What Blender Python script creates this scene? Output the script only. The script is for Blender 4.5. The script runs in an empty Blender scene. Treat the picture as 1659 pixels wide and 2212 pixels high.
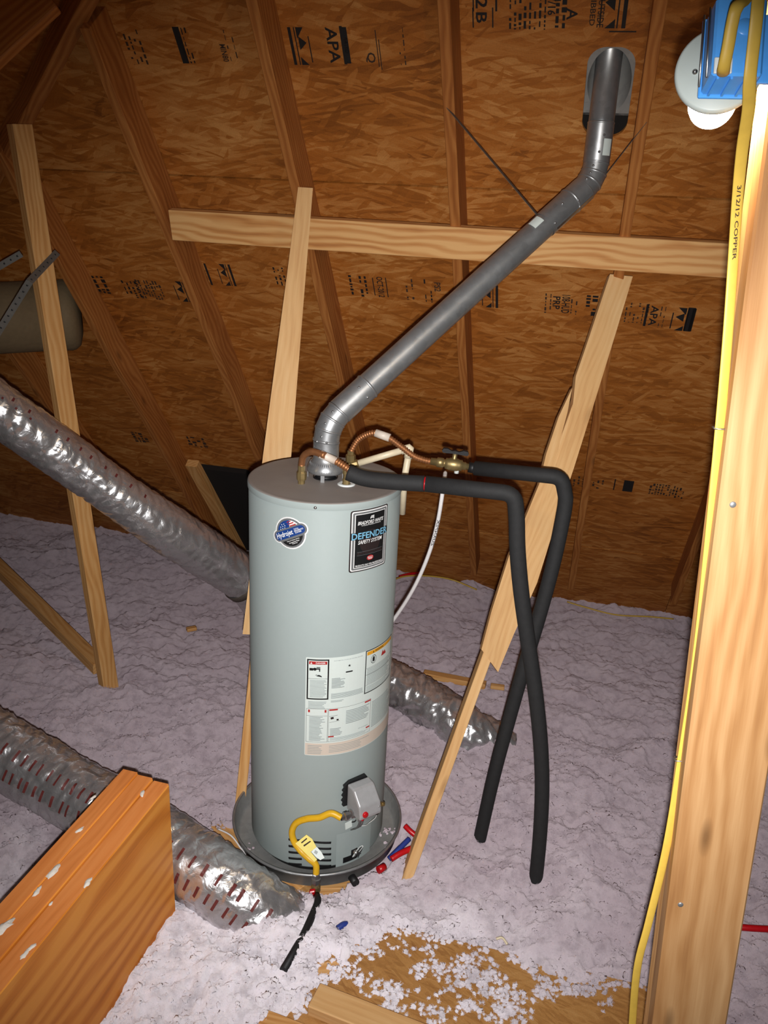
import bpy, bmesh, math, random
import numpy as np
from mathutils import Vector, Matrix
random.seed(7)
rng = np.random.default_rng(7)
S = bpy.context.scene
COL = S.collection
V = Vector
# ------------------------------------------------------------------ camera
FPX, PITCH, ROLL, ZC = 1808.5, math.radians(20.13), math.radians(2.83), 2.212
CAM = V((0, 0, ZC))
FW = V((0, math.cos(PITCH), -math.sin(PITCH)))
_u = V((1, 0, 0)).cross(FW)
RT = V((1, 0, 0)) * math.cos(ROLL) + _u * math.sin(ROLL)
UP = -V((1, 0, 0)) * math.sin(ROLL) + _u * math.cos(ROLL)
cd = bpy.data.cameras.new('camera'); cam = bpy.data.objects.new('camera', cd); COL.objects.link(cam)
cd.sensor_fit = 'VERTICAL'; cd.sensor_height = 36.0; cd.sensor_width = 27.0; cd.lens = 36.0 * FPX / 2212.0
cd.clip_start = 0.02; cd.clip_end = 60
M = Matrix((RT, UP, -FW)).transposed().to_4x4(); M.translation = CAM
cam.matrix_world = M
S.camera = cam
# ------------------------------------------------------------------ world, flash, exposure
w = bpy.data.worlds.new('attic_dark'); S.world = w; w.use_nodes = True
w.node_tree.nodes['Background'].inputs[0].default_value = (1.0, 0.62, 0.42, 1)
w.node_tree.nodes['Background'].inputs[1].default_value = 0.012
fl = bpy.data.lights.new('camera_flash', 'SPOT'); flo = bpy.data.objects.new('camera_flash', fl); COL.objects.link(flo)
fl.energy = 360; fl.spot_size = math.radians(87); fl.spot_blend = 1.0; fl.shadow_soft_size = 0.011
fl.color = (1.0, 0.985, 0.97)
FLOC = CAM - UP * 0.047 + RT * 0.004
Mf = Matrix((RT, UP, -FW)).transposed().to_4x4(); Mf.translation = FLOC
flo.matrix_world = Mf @ Matrix.Rotation(math.radians(-2.5), 4, 'Y') @ Matrix.Rotation(math.radians(-4), 4, 'X')
S.view_settings.view_transform = 'Standard'; S.view_settings.look = 'None'
S.view_settings.exposure = 0.0; S.view_settings.gamma = 1.0; S.view_settings.use_curve_mapping = False

# ------------------------------------------------------------------ sight lines of the place
def ray(x, y): return FW + RT * ((x - 829.5) / FPX) - UP * ((y - 1106) / FPX)
def at_d(x, y, d): return CAM + ray(x, y) * d
def at_y(x, y, Y): r = ray(x, y); return CAM + r * (Y / r.y)
def at_z(x, y, z): r = ray(x, y); return CAM + r * ((z - ZC) / r.z)
AZ, SL = math.radians(13.3), math.radians(52.2)
RH = V((math.cos(AZ), -math.sin(AZ), 0))                                    # along the eave, to the right
RD = V((math.sin(AZ) * math.cos(SL), math.cos(AZ) * math.cos(SL), -math.sin(SL)))   # down the slope
RN = RH.cross(RD)
if RN.y > 0: RN = -RN                                                       # into the attic
KR = 2.646
R0 = CAM - RN * KR                                                          # origin on the sheathing's inner face
def at_plane(x, y, p0, n): r = ray(x, y); return CAM + r * ((p0 - CAM).dot(n) / r.dot(n))
def at_roof(x, y, off=0.0): return at_plane(x, y, R0 + RN * off, RN)
def roof_hs(p): d = p - R0; return d.dot(RH), d.dot(RD)
def roof_pt(h, s, off=0.0): return R0 + RH * h + RD * s + RN * off

# ------------------------------------------------------------------ tagging and mesh building
def tag(o, label=None, cat=None, group=None, kind=None):
    if label: o['label'] = label
    if cat: o['category'] = cat
    if group: o['group'] = group
    if kind: o['kind'] = kind
    return o
def empty(name, loc, label=None, cat=None, group=None, kind=None):
    o = bpy.data.objects.new(name, None); COL.objects.link(o); o.location = loc; o.empty_display_size = 0.05
    return tag(o, label, cat, group, kind)
PARENT_INV = {}
class MB:
    def __init__(s): s.v = []; s.f = []; s.sm = []
    def add(s, vs, fs, smooth=False):
        k = len(s.v); s.v += [tuple(p) for p in vs]; s.f += [tuple(i + k for i in f) for f in fs]; s.sm += [smooth] * len(fs); return s
    def box(s, c, ax, ay, az, hx, hy, hz, ch=0.0):
        c = V(c); ax, ay, az = V(ax).normalized(), V(ay).normalized(), V(az).normalized()
        if ch <= 0:
            vs = [c + ax * hx * i + ay * hy * j + az * hz * k for i in (-1, 1) for j in (-1, 1) for k in (-1, 1)]
            fs = [(0, 1, 3, 2), (4, 6, 7, 5), (0, 4, 5, 1), (2, 3, 7, 6), (0, 2, 6, 4), (1, 5, 7, 3)]
            return s.add(vs, fs)
        bm = bmesh.new(); bmesh.ops.create_cube(bm, size=2)
        for v in bm.verts: v.co = V((v.co.x * hx, v.co.y * hy, v.co.z * hz))
        bmesh.ops.bevel(bm, geom=list(bm.edges), offset=min(ch, .45 * min(hx, hy, hz) * 2), segments=1, profile=.5, affect='EDGES')
        bm.verts.ensure_lookup_table(); bm.verts.index_update()
        vs = [c + ax * v.co.x + ay * v.co.y + az * v.co.z for v in bm.verts]
        fs = [tuple(v.index for v in f.verts) for f in bm.faces]; bm.free()
        return s.add(vs, fs)
    def tube(s, pts, r, n=16, caps=True, flat=None, smooth=True, ry=None):
        """mitred tube through pts; r number or list; flat = preferred direction of the section's x axis, ry its other radius"""
        pts = [V(p) for p in pts]; m = len(pts)
        rs = r if isinstance(r, (list, tuple, np.ndarray)) else [r] * m
        T = [(pts[i + 1] - pts[i]).normalized() for i in range(m - 1)]
        up = V(flat) if flat is not None else (V((0, 0, 1)) if abs(T[0].z) < .9 else V((1, 0, 0)))
        a = (up - T[0] * up.dot(T[0])).normalized()
        vs = []; fs = []
        for i in range(m):
            t0 = T[max(i - 1, 0)]; t1 = T[min(i, m - 2)]
            bi = (t0 + t1); bi = bi.normalized() if bi.length > 1e-6 else t1
            a = (a - t0 * a.dot(t0)).normalized()
            if flat is not None:
                q = V(flat); q = q - t0 * q.dot(t0)
                if q.length > .1: a = q.normalized()
            b = t0.cross(a)
            for k in range(n):
                th = 2 * math.pi * k / n
                o = a * math.cos(th) * rs[i] + b * math.sin(th) * (rs[i] if ry is None else ry)
                den = t0.dot(bi)
                o = o - t0 * (o.dot(bi) / max(den, .35))
                vs.append(pts[i] + o)
            a = (a - t1 * a.dot(t1)).normalized()
        for i in range(m - 1):
            for k in range(n):
                fs.append((i * n + k, i * n + (k + 1) % n, (i + 1) * n + (k + 1) % n, (i + 1) * n + k))
        s.add(vs, fs, smooth)
        if caps:
            k0 = len(s.v) - len(vs)
            s.f.append(tuple(k0 + k for k in reversed(range(n)))); s.sm.append(False)
            s.f.append(tuple(k0 + (m - 1) * n + k for k in range(n))); s.sm.append(False)
        return s
    def lathe(s, c, axis, prof, n=48, smooth=True, close=False):
        """prof: list of (radius, height along axis)"""
        c = V(c); ax = V(axis).normalized()
        a = (V((1, 0, 0)) if abs(ax.x) < .9 else V((0, 1, 0))); a = (a - ax * a.dot(ax)).normalized(); b = ax.cross(a)
        vs = []; fs = []
        for (r, h) in prof:
            for k in range(n):
                th = 2 * math.pi * k / n; vs.append(c + ax * h + (a * math.cos(th) + b * math.sin(th)) * max(r, 1e-5))
        m = len(prof)
        for i in range(m - 1):
            for k in range(n): fs.append((i * n + k, i * n + (k + 1) % n, (i + 1) * n + (k + 1) % n, (i + 1) * n + k))
        return s.add(vs, fs, smooth)
    def slab(s, poly, o, ax, ay, az, t):
        """extrude a 2D outline (in ax, ay) by t along az"""
        bm = bmesh.new()
        vv = [bm.verts.new((x, y, 0)) for x, y in poly]
        f = bm.faces.new(vv); f.normal_update()
        if f.normal.z > 0: bmesh.ops.reverse_faces(bm, faces=[f])
        r = bmesh.ops.extrude_face_region(bm, geom=[f])
        for e in r['geom']:
            if isinstance(e, bmesh.types.BMVert): e.co.z += t
        bmesh.ops.triangulate(bm, faces=[q for q in bm.faces if len(q.verts) > 4])
        bmesh.ops.recalc_face_normals(bm, faces=list(bm.faces))
        bm.verts.index_update()
        vs = [V(o) + V(ax) * v.co.x + V(ay) * v.co.y + V(az) * v.co.z for v in bm.verts]
        fs = [tuple(v.index for v in q.verts) for q in bm.faces]; bm.free()
        return s.add(vs, fs)
    def build(s, name, mat, parent=None, frame=None):
        """frame: Matrix; the mesh is stored in that frame so Object texture space follows it"""
        me = bpy.data.meshes.new(name)
        vs = s.v
        if frame is None:
            if parent is not None: frame = Matrix.Translation(parent.matrix_world.translation if not isinstance(parent, str) else V())
            else:
                a = np.array(vs); frame = Matrix.Translation(V(((a[:, 0].min() + a[:, 0].max()) / 2, (a[:, 1].min() + a[:, 1].max()) / 2, a[:, 2].min())))
        inv = frame.inverted()
        arr = np.array(vs, dtype=float); R = np.array(inv.to_3x3()); tr = np.array(inv.translation)
        arr = arr @ R.T + tr
        me.from_pydata(arr.tolist(), [], s.f)
        me.polygons.foreach_set('use_smooth', s.sm)
        bm = bmesh.new(); bm.from_mesh(me); bmesh.ops.recalc_face_normals(bm, faces=list(bm.faces)); bm.to_mesh(me); bm.free()
        me.materials.append(mat); me.update()
        o = bpy.data.objects.new(name, me); COL.objects.link(o)
        if parent is not None:
            o.parent = parent; o.matrix_parent_inverse = WM(parent).inverted()
        o.matrix_basis = frame if parent is None else frame
        WORLD[o.name] = frame.copy()
        return o
WORLD = {}
def WM(o):
    if o.name in WORLD: return WORLD[o.name]
    return Matrix.Translation(o.location)
# empties have no parents here, so their own location is their world place
_build = MB.build
def _b(s, name, mat, parent=None, frame=None):
    if parent is not None and frame is None: frame = Matrix.Translation(WM(parent).translation)
    return _build(s, name, mat, parent, frame)
MB.build = _b
def arc_pts(pts, rad, n=8):
    """round the corners of a polyline"""
    pts = [V(p) for p in pts]; out = [pts[0]]
    for i in range(1, len(pts) - 1):
        a = (pts[i - 1] - pts[i]); b = (pts[i + 1] - pts[i]); la, lb = a.length, b.length
        r = min(rad, .45 * la, .45 * lb); p = pts[i] + a.normalized() * r; q = pts[i] + b.normalized() * r
        for k in range(n + 1):
            t = k / n; out.append(p * (1 - t) ** 2 + pts[i] * 2 * t * (1 - t) + q * t * t)
    out.append(pts[-1]); return out
def spline(pts, n=8):
    """Catmull-Rom through pts"""
    P = [V(p) for p in pts]; P = [P[0] * 2 - P[1]] + P + [P[-1] * 2 - P[-2]]; out = []
    for i in range(1, len(P) - 2):
        for k in range(n):
            t = k / n
            out.append(.5 * ((2 * P[i]) + (P[i + 1] - P[i - 1]) * t + (2 * P[i - 1] - 5 * P[i] + 4 * P[i + 1] - P[i + 2]) * t * t + (3 * P[i] - P[i - 1] - 3 * P[i + 1] + P[i + 2]) * t ** 3))
    out.append(P[-2]); return out

# ------------------------------------------------------------------ materials
def rgb(r, g, b):
    f = lambda c: ((c / 255) / 12.92 if c / 255 <= .04045 else ((c / 255 + .055) / 1.055) ** 2.4)
    return (f(r), f(g), f(b), 1)
class NT:
    def __init__(s, name):
        s.m = bpy.data.materials.new(name); s.m.use_nodes = True; s.t = s.m.node_tree; s.b = s.t.nodes['Principled BSDF']
    def n(s, typ, **kw):
        nd = s.t.nodes.new('ShaderNode' + typ)
        for k, v in kw.items():
            if k.startswith('i_'):
                key = k[2:]; key = int(key) if key.isdigit() else key.replace('_', ' ')
                s.set(nd.inputs[key], v)
            else: setattr(nd, k, v)
        return nd
    def set(s, sock, v):
        if isinstance(v, bpy.types.NodeSocket): s.t.links.new(v, sock)
        elif isinstance(v, bpy.types.Node): s.t.links.new(v.outputs[0], sock)
        else: sock.default_value = v
    def P(s, **kw):
        for k, v in kw.items(): s.set(s.b.inputs[k.replace('_', ' ')], v)
        return s
    def math(s, op, a, b=None, clamp=False):
        nd = s.n('Math', operation=op, use_clamp=clamp); s.set(nd.inputs[0], a)
        if b is not None: s.set(nd.inputs[1], b)
        return nd.outputs[0]
    def mix(s, fac, a, b, mode='MIX'):
        nd = s.n('Mix', data_type='RGBA', blend_type=mode); s.set(nd.inputs[0], fac); s.set(nd.inputs[6], a); s.set(nd.inputs[7], b); return nd.outputs[2]
    def ramp(s, fac, stops, interp='LINEAR'):
        nd = s.n('ValToRGB'); s.set(nd.inputs[0], fac); cr = nd.color_ramp; cr.interpolation = interp
        while len(cr.elements) < len(stops): cr.elements.new(.5)
        for e, (p, c) in zip(cr.elements, stops): e.position = p; e.color = c if len(c) == 4 else (*c, 1)
        return nd.outputs[0]
    def obj(s, rand=True):
        tc = s.n('TexCoord'); c = tc.outputs['Object']
        if rand:
            oi = s.n('ObjectInfo'); k = s.math('MULTIPLY', oi.outputs['Random'], 37.0)
            va = s.n('VectorMath', operation='ADD'); s.set(va.inputs[0], c); s.set(va.inputs[1], k); c = va.outputs[0]
        return c
    def map(s, c, loc=(0, 0, 0), rot=(0, 0, 0), sc=(1, 1, 1)):
        nd = s.n('Mapping'); s.set(nd.inputs[0], c); nd.inputs[1].default_value = loc; nd.inputs[2].default_value = rot; nd.inputs[3].default_value = sc; return nd.outputs[0]
    def noise(s, c, scale, detail=3, rough=.55, dist=0):
        nd = s.n('TexNoise'); s.set(nd.inputs['Vector'], c); nd.inputs['Scale'].default_value = scale; nd.inputs['Detail'].default_value = detail
        nd.inputs['Roughness'].default_value = rough; nd.inputs['Distortion'].default_value = dist; return nd.outputs[0]
    def bump(s, h, strength=.3, dist=.002):
        nd = s.n('Bump'); nd.inputs['Strength'].default_value = strength; nd.inputs['Distance'].default_value = dist; s.set(nd.inputs['Height'], h)
        s.set(s.b.inputs['Normal'], nd.outputs[0]); return s
def plain(name, col, rough=.5, metal=0.0, spec=.5, bump=None, var=.06):
    t = NT(name); c = t.obj(False)
    nz = t.noise(c, 60, 3)
    dark = tuple(x * (1 - var * 2) for x in col[:3]) + (1,); lite = tuple(min(1, x * (1 + var * 2)) for x in col[:3]) + (1,)
    t.P(Base_Color=t.mix(nz, dark, lite), Roughness=rough, Metallic=metal)
    t.b.inputs['Specular IOR Level'].default_value = spec
    if bump: t.bump(t.noise(c, bump[0], 3), bump[1], bump[2])
    return t.m
def wood(name, lite, mid, dark, ring=1.0, knot=.5, rough=.62, scale=1.0):
    """grain runs along the object's x axis"""
    t = NT(name); c = t.obj()
    wob = t.noise(t.map(c, sc=(1.3, 4, 4)), 1.0, 2)
    sub = t.n('VectorMath', operation='SCALE'); cv = t.n('CombineXYZ'); t.set(cv.inputs[1], wob); t.set(cv.inputs[2], wob)
    t.set(sub.inputs[0], cv.outputs[0]); sub.inputs['Scale'].default_value = .09
    add = t.n('VectorMath', operation='ADD'); t.set(add.inputs[0], c); t.set(add.inputs[1], sub.outputs[0])
    wv = t.n('TexWave', wave_type='RINGS', rings_direction='X'); t.set(wv.inputs['Vector'], t.map(add.outputs[0], loc=(0, .01, .05), sc=(.22, 1, 1)))
    wv.inputs['Scale'].default_value = 20 * scale; wv.inputs['Distortion'].default_value = 3.2; wv.inputs['Detail'].default_value = 2; wv.inputs['Detail Scale'].default_value = 1.2
    fib = t.noise(t.map(c, sc=(6, 160, 160)), 1.0, 4, .6)
    big = t.noise(t.map(c, sc=(2.2, 9, 9)), 1.0, 3)
    g = t.math('ADD', t.math('MULTIPLY', wv.outputs[0], .24 * ring), t.math('ADD', t.math('MULTIPLY', fib, .34), t.math('MULTIPLY', big, .62)))
    col = t.ramp(g, [(.18, dark), (.5, mid), (.85, lite)])
    vo = t.n('TexVoronoi'); t.set(vo.inputs['Vector'], t.map(c, sc=(3.1, 11, 11))); vo.inputs['Scale'].default_value = 1
    k = t.ramp(vo.outputs['Distance'], [(.05, (1, 1, 1, 1)), (.16, (0, 0, 0, 1))])
    kn = tuple(x * .34 for x in dark[:3]) + (1,)
    col = t.mix(t.math('MULTIPLY', k, knot), col, kn)
    t.P(Base_Color=col, Roughness=rough); t.b.inputs['Specular IOR Level'].default_value = .3
    t.bump(t.math('ADD', fib, t.math('MULTIPLY', wv.outputs[0], .5)), .25, .0012)
    return t.m
def osb(name, dark, mid, lite, dirx=0.0, fine_=1.0, rough=.55):
    t = NT(name); c = t.obj()
    dn = t.n('TexNoise'); t.set(dn.inputs['Vector'], c); dn.inputs['Scale'].default_value = 7; dn.inputs['Detail'].default_value = 3
    sc_ = t.n('VectorMath', operation='SCALE'); t.set(sc_.inputs[0], dn.outputs['Color']); sc_.inputs['Scale'].default_value = .035
    ad = t.n('VectorMath', operation='ADD'); t.set(ad.inputs[0], c); t.set(ad.inputs[1], sc_.outputs[0])
    tone = None; hgt = None
    for i, (ang, sx, sy, th, wd) in enumerate([(3, 7, 34, 0, 0), (28, 8, 36, .45, .10), (-24, 7.5, 38, .5, .10), (9, 6, 44, .5, .08), (-52, 11, 46, .70, .08), (17, 9, 70, .66, .06), (-11, 8, 90, .70, .05)]):
        cc = t.map(t.map(ad.outputs[0], loc=(i * 1.7, i * 2.9, 0), rot=(0, 0, math.radians(ang + dirx))), sc=(sx * fine_, sy * fine_, 0))
        vo = t.n('TexVoronoi', voronoi_dimensions='2D', feature='SMOOTH_F1' if i < 4 else 'F1'); t.set(vo.inputs['Vector'], cc); vo.inputs['Scale'].default_value = 1; vo.inputs['Randomness'].default_value = 1.0
        if i < 4: vo.inputs['Smoothness'].default_value = .2
        sp = t.n('SeparateColor'); t.set(sp.inputs[0], vo.outputs['Color'])
        fib = t.noise(t.map(cc, sc=(.5, 5, 1)), 1.5, 3, .65)
        tn = t.math('ADD', t.math('MULTIPLY', sp.outputs[0], .55), t.math('MULTIPLY', fib, .45))
        if tone is None: tone = tn; hgt = sp.outputs[2]
        else:
            mk = t.math('MULTIPLY', t.math('ADD', t.math('MULTIPLY', t.math('SUBTRACT', sp.outputs[1], th), 1 / wd), .5, True), .68)
            tone = t.math('ADD', t.math('MULTIPLY', tone, t.math('SUBTRACT', 1.0, mk)), t.math('MULTIPLY', tn, mk))
            hgt = t.math('ADD', t.math('MULTIPLY', hgt, t.math('SUBTRACT', 1.0, mk)), t.math('MULTIPLY', t.math('ADD', sp.outputs[2], .12 * i), mk))
    big = t.noise(c, 2.2, 3)
    tone = t.math('ADD', t.math('ADD', t.math('MULTIPLY', tone, .72), .10), t.math('MULTIPLY', t.math('SUBTRACT', big, .5), .5))
    col = t.ramp(tone, [(.14, dark), (.44, mid), (.66, tuple((m * .5 + l * .5) for m, l in zip(mid, lite))), (.86, lite)])
    fine = t.noise(c, 240, 2)
    col = t.mix(.16, col, t.ramp(fine, [(.3, (0.12, .06, .025, 1)), (.65, (1, .85, .65, 1))]), 'MULTIPLY')
    t.P(Base_Color=col, Roughness=rough); t.b.inputs['Specular IOR Level'].default_value = .35
    t.bump(hgt, .35, .0016)
    return t.m
def foil(name, dust=(.30, .25, .19, 1)):
    t = NT(name); c = t.obj(False)
    n1 = t.noise(t.map(c, sc=(1, 1, 1)), 20, 3, .5, 1.2); n2 = t.noise(c, 9, 3)
    vo = t.n('TexVoronoi', feature='DISTANCE_TO_EDGE'); t.set(vo.inputs['Vector'], c); vo.inputs['Scale'].default_value = 17
    h = t.math('ADD', t.math('MULTIPLY', n1, .7), t.math('MULTIPLY', vo.outputs['Distance'], .9))
    col = t.mix(n2, (.55, .54, .55, 1), (.84, .83, .85, 1))
    t.P(Base_Color=col, Metallic=.80, Roughness=t.math('ADD', t.math('MULTIPLY', n1, .20), .17))
    t.bump(h, .38, .012)
    return t.m
def galv(name, col=(.40, .41, .42, 1), rough=.40, metal=.74):
    t = NT(name); c = t.obj(False)
    vo = t.n('TexVoronoi'); t.set(vo.inputs['Vector'], c); vo.inputs['Scale'].default_value = 55
    sp = t.n('SeparateColor'); t.set(sp.inputs[0], vo.outputs['Color']); n2 = t.noise(c, 14, 3)
    lo = tuple(x * .78 for x in col[:3]) + (1,); hi = tuple(min(1, x * 1.18) for x in col[:3]) + (1,)
    t.P(Base_Color=t.mix(t.math('ADD', t.math('MULTIPLY', sp.outputs[0], .35), t.math('MULTIPLY', n2, .6)), lo, hi), Metallic=metal, Roughness=t.math('ADD', t.math('MULTIPLY', n2, .16), rough - .08))
    return t.m

MAT = {}
MAT['osb'] = osb('osb_sheathing', rgb(112, 60, 18), rgb(174, 104, 40), rgb(224, 166, 98))
MAT['osb_floor'] = osb('osb_decking', rgb(150, 102, 54), rgb(186, 136, 78), rgb(210, 166, 108), 20, 1.9)
MAT['lumber'] = wood('pine_lumber', rgb(226, 178, 118), rgb(206, 150, 88), rgb(168, 108, 54))
MAT['lumber_pale'] = wood('pale_pine_lumber', rgb(230, 192, 140), rgb(216, 170, 114), rgb(190, 136, 82), .45, .4)
MAT['post'] = wood('stud_lumber', rgb(186, 146, 102), rgb(162, 118, 74), rgb(124, 78, 40), .9, .6, .62, .6)
MAT['lumber_red'] = wood('rafter_lumber', rgb(190, 126, 66), rgb(160, 96, 44), rgb(120, 64, 26))
MAT['purlin'] = wood('purlin_lumber', rgb(222, 172, 112), rgb(200, 140, 80), rgb(150, 86, 42), 1.8, .25, .6, .8)
MAT['lvl'] = wood('lvl_veneer', rgb(240, 158, 66), rgb(220, 132, 44), rgb(172, 92, 24), 2.0, .0, .5, .35)
MAT['lvl_edge'] = wood('lvl_edge', rgb(244, 160, 92), rgb(232, 142, 74), rgb(200, 112, 52), .5, .0, .55, 1)
MAT['galv'] = galv('galvanised_steel')
MAT['galv_dull'] = galv('dull_galvanised', (.25, .24, .22, 1), .5, .6)
MAT['pan'] = galv('pan_steel', (.36, .36, .35, 1), .46, .35)
MAT['strap'] = plain('dusty_strap', rgb(92, 82, 74), .6, .3)
MAT['steel'] = galv('zinc_hardware', (.5, .5, .5, 1), .3, .95)
MAT['foil'] = foil('duct_foil')
MAT['duct_tan'] = plain('tan_duct_skin', rgb(122, 104, 78), .7, 0, .2, (8, .4, .02))
MAT['jacket'] = plain('grey_enamel_jacket', rgb(160, 171, 170), .55, 0, .22, None, .012)
t = NT('dusty_lid'); c = t.obj(False)
t.P(Base_Color=t.mix(t.noise(c, 7, 4), rgb(128, 118, 112), rgb(150, 144, 140)), Roughness=.6); MAT['lid'] = t.m
MAT['brass'] = plain('brass', (.34, .25, .11, 1), .42, .75, .5, None, .15)
MAT['copper'] = plain('copper', (.40, .17, .07, 1), .48, .7, .5, None, .15)
MAT['foam'] = plain('black_foam', rgb(38, 38, 39), .72, 0, .35, (420, .5, .0012), .12)
MAT['pvc'] = plain('cream_cpvc', rgb(222, 208, 178), .4)
MAT['pex_white'] = plain('white_pex', rgb(228, 224, 224), .35)
MAT['pex_red'] = plain('red_pex', rgb(190, 16, 26), .35)
MAT['pex_blue'] = plain('blue_pex', rgb(44, 62, 140), .35)
MAT['yellow_gas'] = plain('yellow_coating', rgb(226, 176, 30), .4)
MAT['yellow_tag'] = plain('yellow_tag', rgb(222, 200, 30), .45)
MAT['yellow_cable'] = plain('yellow_cable_jacket', rgb(204, 168, 70), .5)
MAT['black'] = plain('black_paint', rgb(22, 22, 24), .5)
MAT['black_iron'] = plain('black_iron', rgb(34, 34, 36), .55, .2, .4, (200, .4, .001))
MAT['black_felt'] = plain('roofing_felt', rgb(20, 16, 14), .9)
MAT['white'] = plain('white_plastic', rgb(224, 228, 226), .4, 0, .5, None, .02)
MAT['porcelain'] = plain('white_porcelain', rgb(176, 184, 180), .4, 0, .4, None, .02)
MAT['paper'] = plain('white_label_paper', rgb(216, 226, 222), .45, 0, .4, None, .01)
MAT['paper_tan'] = plain('tan_label_paper', rgb(214, 200, 186), .45, 0, .4, None, .01)
MAT['blue_box'] = plain('blue_box_plastic', rgb(84, 164, 250), .3)
MAT['valve_grey'] = plain('grey_valve_cover', rgb(176, 176, 178), .36, .25)
MAT['mud'] = plain('white_compound', rgb(236, 230, 220), .7, 0, .3, (120, .6, .003))
MAT['ink'] = plain('black_ink', rgb(24, 20, 20), .7)
MAT['ink_faint'] = plain('faded_ink', rgb(58, 40, 28), .8)
MAT['ink_grey'] = plain('grey_print', rgb(150, 158, 158), .5)
MAT['ink_red'] = plain('red_print', rgb(176, 40, 40), .5)
MAT['ink_redfoil'] = plain('red_foil_print', rgb(104, 40, 36), .6)
MAT['ink_white'] = plain('white_print', rgb(232, 232, 232), .5)
MAT['ink_silver'] = plain('silver_print', rgb(128, 130, 132), .4, .3)
MAT['ink_blue'] = plain('blue_print', rgb(26, 62, 130), .45)
MAT['ink_cyan'] = plain('pale_blue_print', rgb(122, 182, 214), .45)
MAT['ink_orange'] = plain('orange_print', rgb(226, 160, 40), .5)
MAT['ink_brown'] = plain('dark_brown_print', rgb(44, 34, 34), .5)
t = NT('glass_wool'); c = t.obj(False)
n1 = t.noise(c, 6, 4); n2 = t.noise(c, 110, 5, .72); n3 = t.noise(c, 190, 4, .75)
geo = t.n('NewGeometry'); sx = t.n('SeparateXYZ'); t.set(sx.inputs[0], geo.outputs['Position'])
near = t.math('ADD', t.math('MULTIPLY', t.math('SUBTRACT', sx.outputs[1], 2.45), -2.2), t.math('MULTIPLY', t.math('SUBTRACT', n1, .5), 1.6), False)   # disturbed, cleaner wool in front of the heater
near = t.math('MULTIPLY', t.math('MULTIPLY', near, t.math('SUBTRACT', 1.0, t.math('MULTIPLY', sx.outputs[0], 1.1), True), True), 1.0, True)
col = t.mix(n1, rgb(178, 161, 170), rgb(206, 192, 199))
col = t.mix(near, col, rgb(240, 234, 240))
mot = t.noise(c, 22, 4, .65)
col = t.mix(.75, col, t.ramp(mot, [(.30, (.62, .60, .61, 1)), (.52, (.92, .92, .92, 1)), (.70, (1, 1, 1, 1))]), 'MULTIPLY')
col = t.mix(t.math('MULTIPLY', t.ramp(n3, [(.62, (0, 0, 0, 1)), (.74, (1, 1, 1, 1))]), .45), col, rgb(120, 100, 108))
col = t.mix(t.math('MULTIPLY', t.ramp(n3, [(.26, (1, 1, 1, 1)), (.36, (0, 0, 0, 1))]), .6), col, rgb(250, 246, 250))
t.P(Base_Color=col, Roughness=1.0); t.b.inputs['Specular IOR Level'].default_value = .08; t.b.inputs['Diffuse Roughness'].default_value = 1.0
dv_ = t.n('VectorMath', operation='SCALE'); dn_ = t.n('TexNoise'); t.set(dn_.inputs['Vector'], c); dn_.inputs['Scale'].default_value = 60; dn_.inputs['Detail'].default_value = 3
t.set(dv_.inputs[0], dn_.outputs['Color']); dv_.inputs['Scale'].default_value = .006; da_ = t.n('VectorMath', operation='ADD'); t.set(da_.inputs[0], c); t.set(da_.inputs[1], dv_.outputs[0])
lump = None
for sc_v, am in ((62, 1.0), (150, .45)):
    vo = t.n('TexVoronoi'); t.set(vo.inputs['Vector'], da_.outputs[0]); vo.inputs['Scale'].default_value = sc_v
    q_ = t.math('MULTIPLY', t.math('MULTIPLY', vo.outputs['Distance'], vo.outputs['Distance']), -am); lump = q_ if lump is None else t.math('ADD', lump, q_)
t.bump(t.math('ADD', t.math('MULTIPLY', lump, .35), t.math('MULTIPLY', n2, .9)), .55, .009)
MAT['wool'] = t.m
t = NT('lit_bulb'); t.P(Base_Color=(1, .9, .75, 1), Emission_Color=(1.0, .78, .5, 1), Emission_Strength=120.0); MAT['bulb'] = t.m

# ------------------------------------------------------------------ boards
def frame_of(o, ax, ay):
    ax = V(ax).normalized(); ay = V(ay); ay = (ay - ax * ay.dot(ax)).normalized(); az = ax.cross(ay)
    m = Matrix((ax, ay, az)).transposed().to_4x4(); m.translation = V(o); return m
def board(name, p0, p1, wdir, wd, th, mat, parent=None, label=None, cat=None, group=None, kind=None, ch=.002):
    p0, p1 = V(p0), V(p1); ax = (p1 - p0); L = ax.length; fr = frame_of((p0 + p1) / 2, ax, wdir)
    a, b, cc = (fr.col[i].to_3d() for i in range(3))
    o = MB().box((p0 + p1) / 2, a, b, cc, L / 2, wd / 2, th / 2, ch).build(name, mat, parent, fr)
    return tag(o, label, cat, group, kind)
def pixel_slab(name, outline, p0, n, axis, th, mat, label=None, cat=None, parent=None, group=None):
    """a flat board whose front face lies in the plane (p0, n) with the outline seen in the photograph"""
    n = V(n).normalized(); ax = V(axis); ax = (ax - n * ax.dot(n)).normalized(); ay = n.cross(ax)
    P = [at_plane(x, y, V(p0), n) for x, y in outline]
    o0 = sum(P, V()) / len(P)
    fr = Matrix((ax, ay, n)).transposed().to_4x4(); fr.translation = o0
    poly = [((p - o0).dot(ax), (p - o0).dot(ay)) for p in P]
    o = MB().slab(poly, o0, ax, ay, n, -th).build(name, mat, parent, fr)
    return tag(o, label, cat, group)

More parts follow.
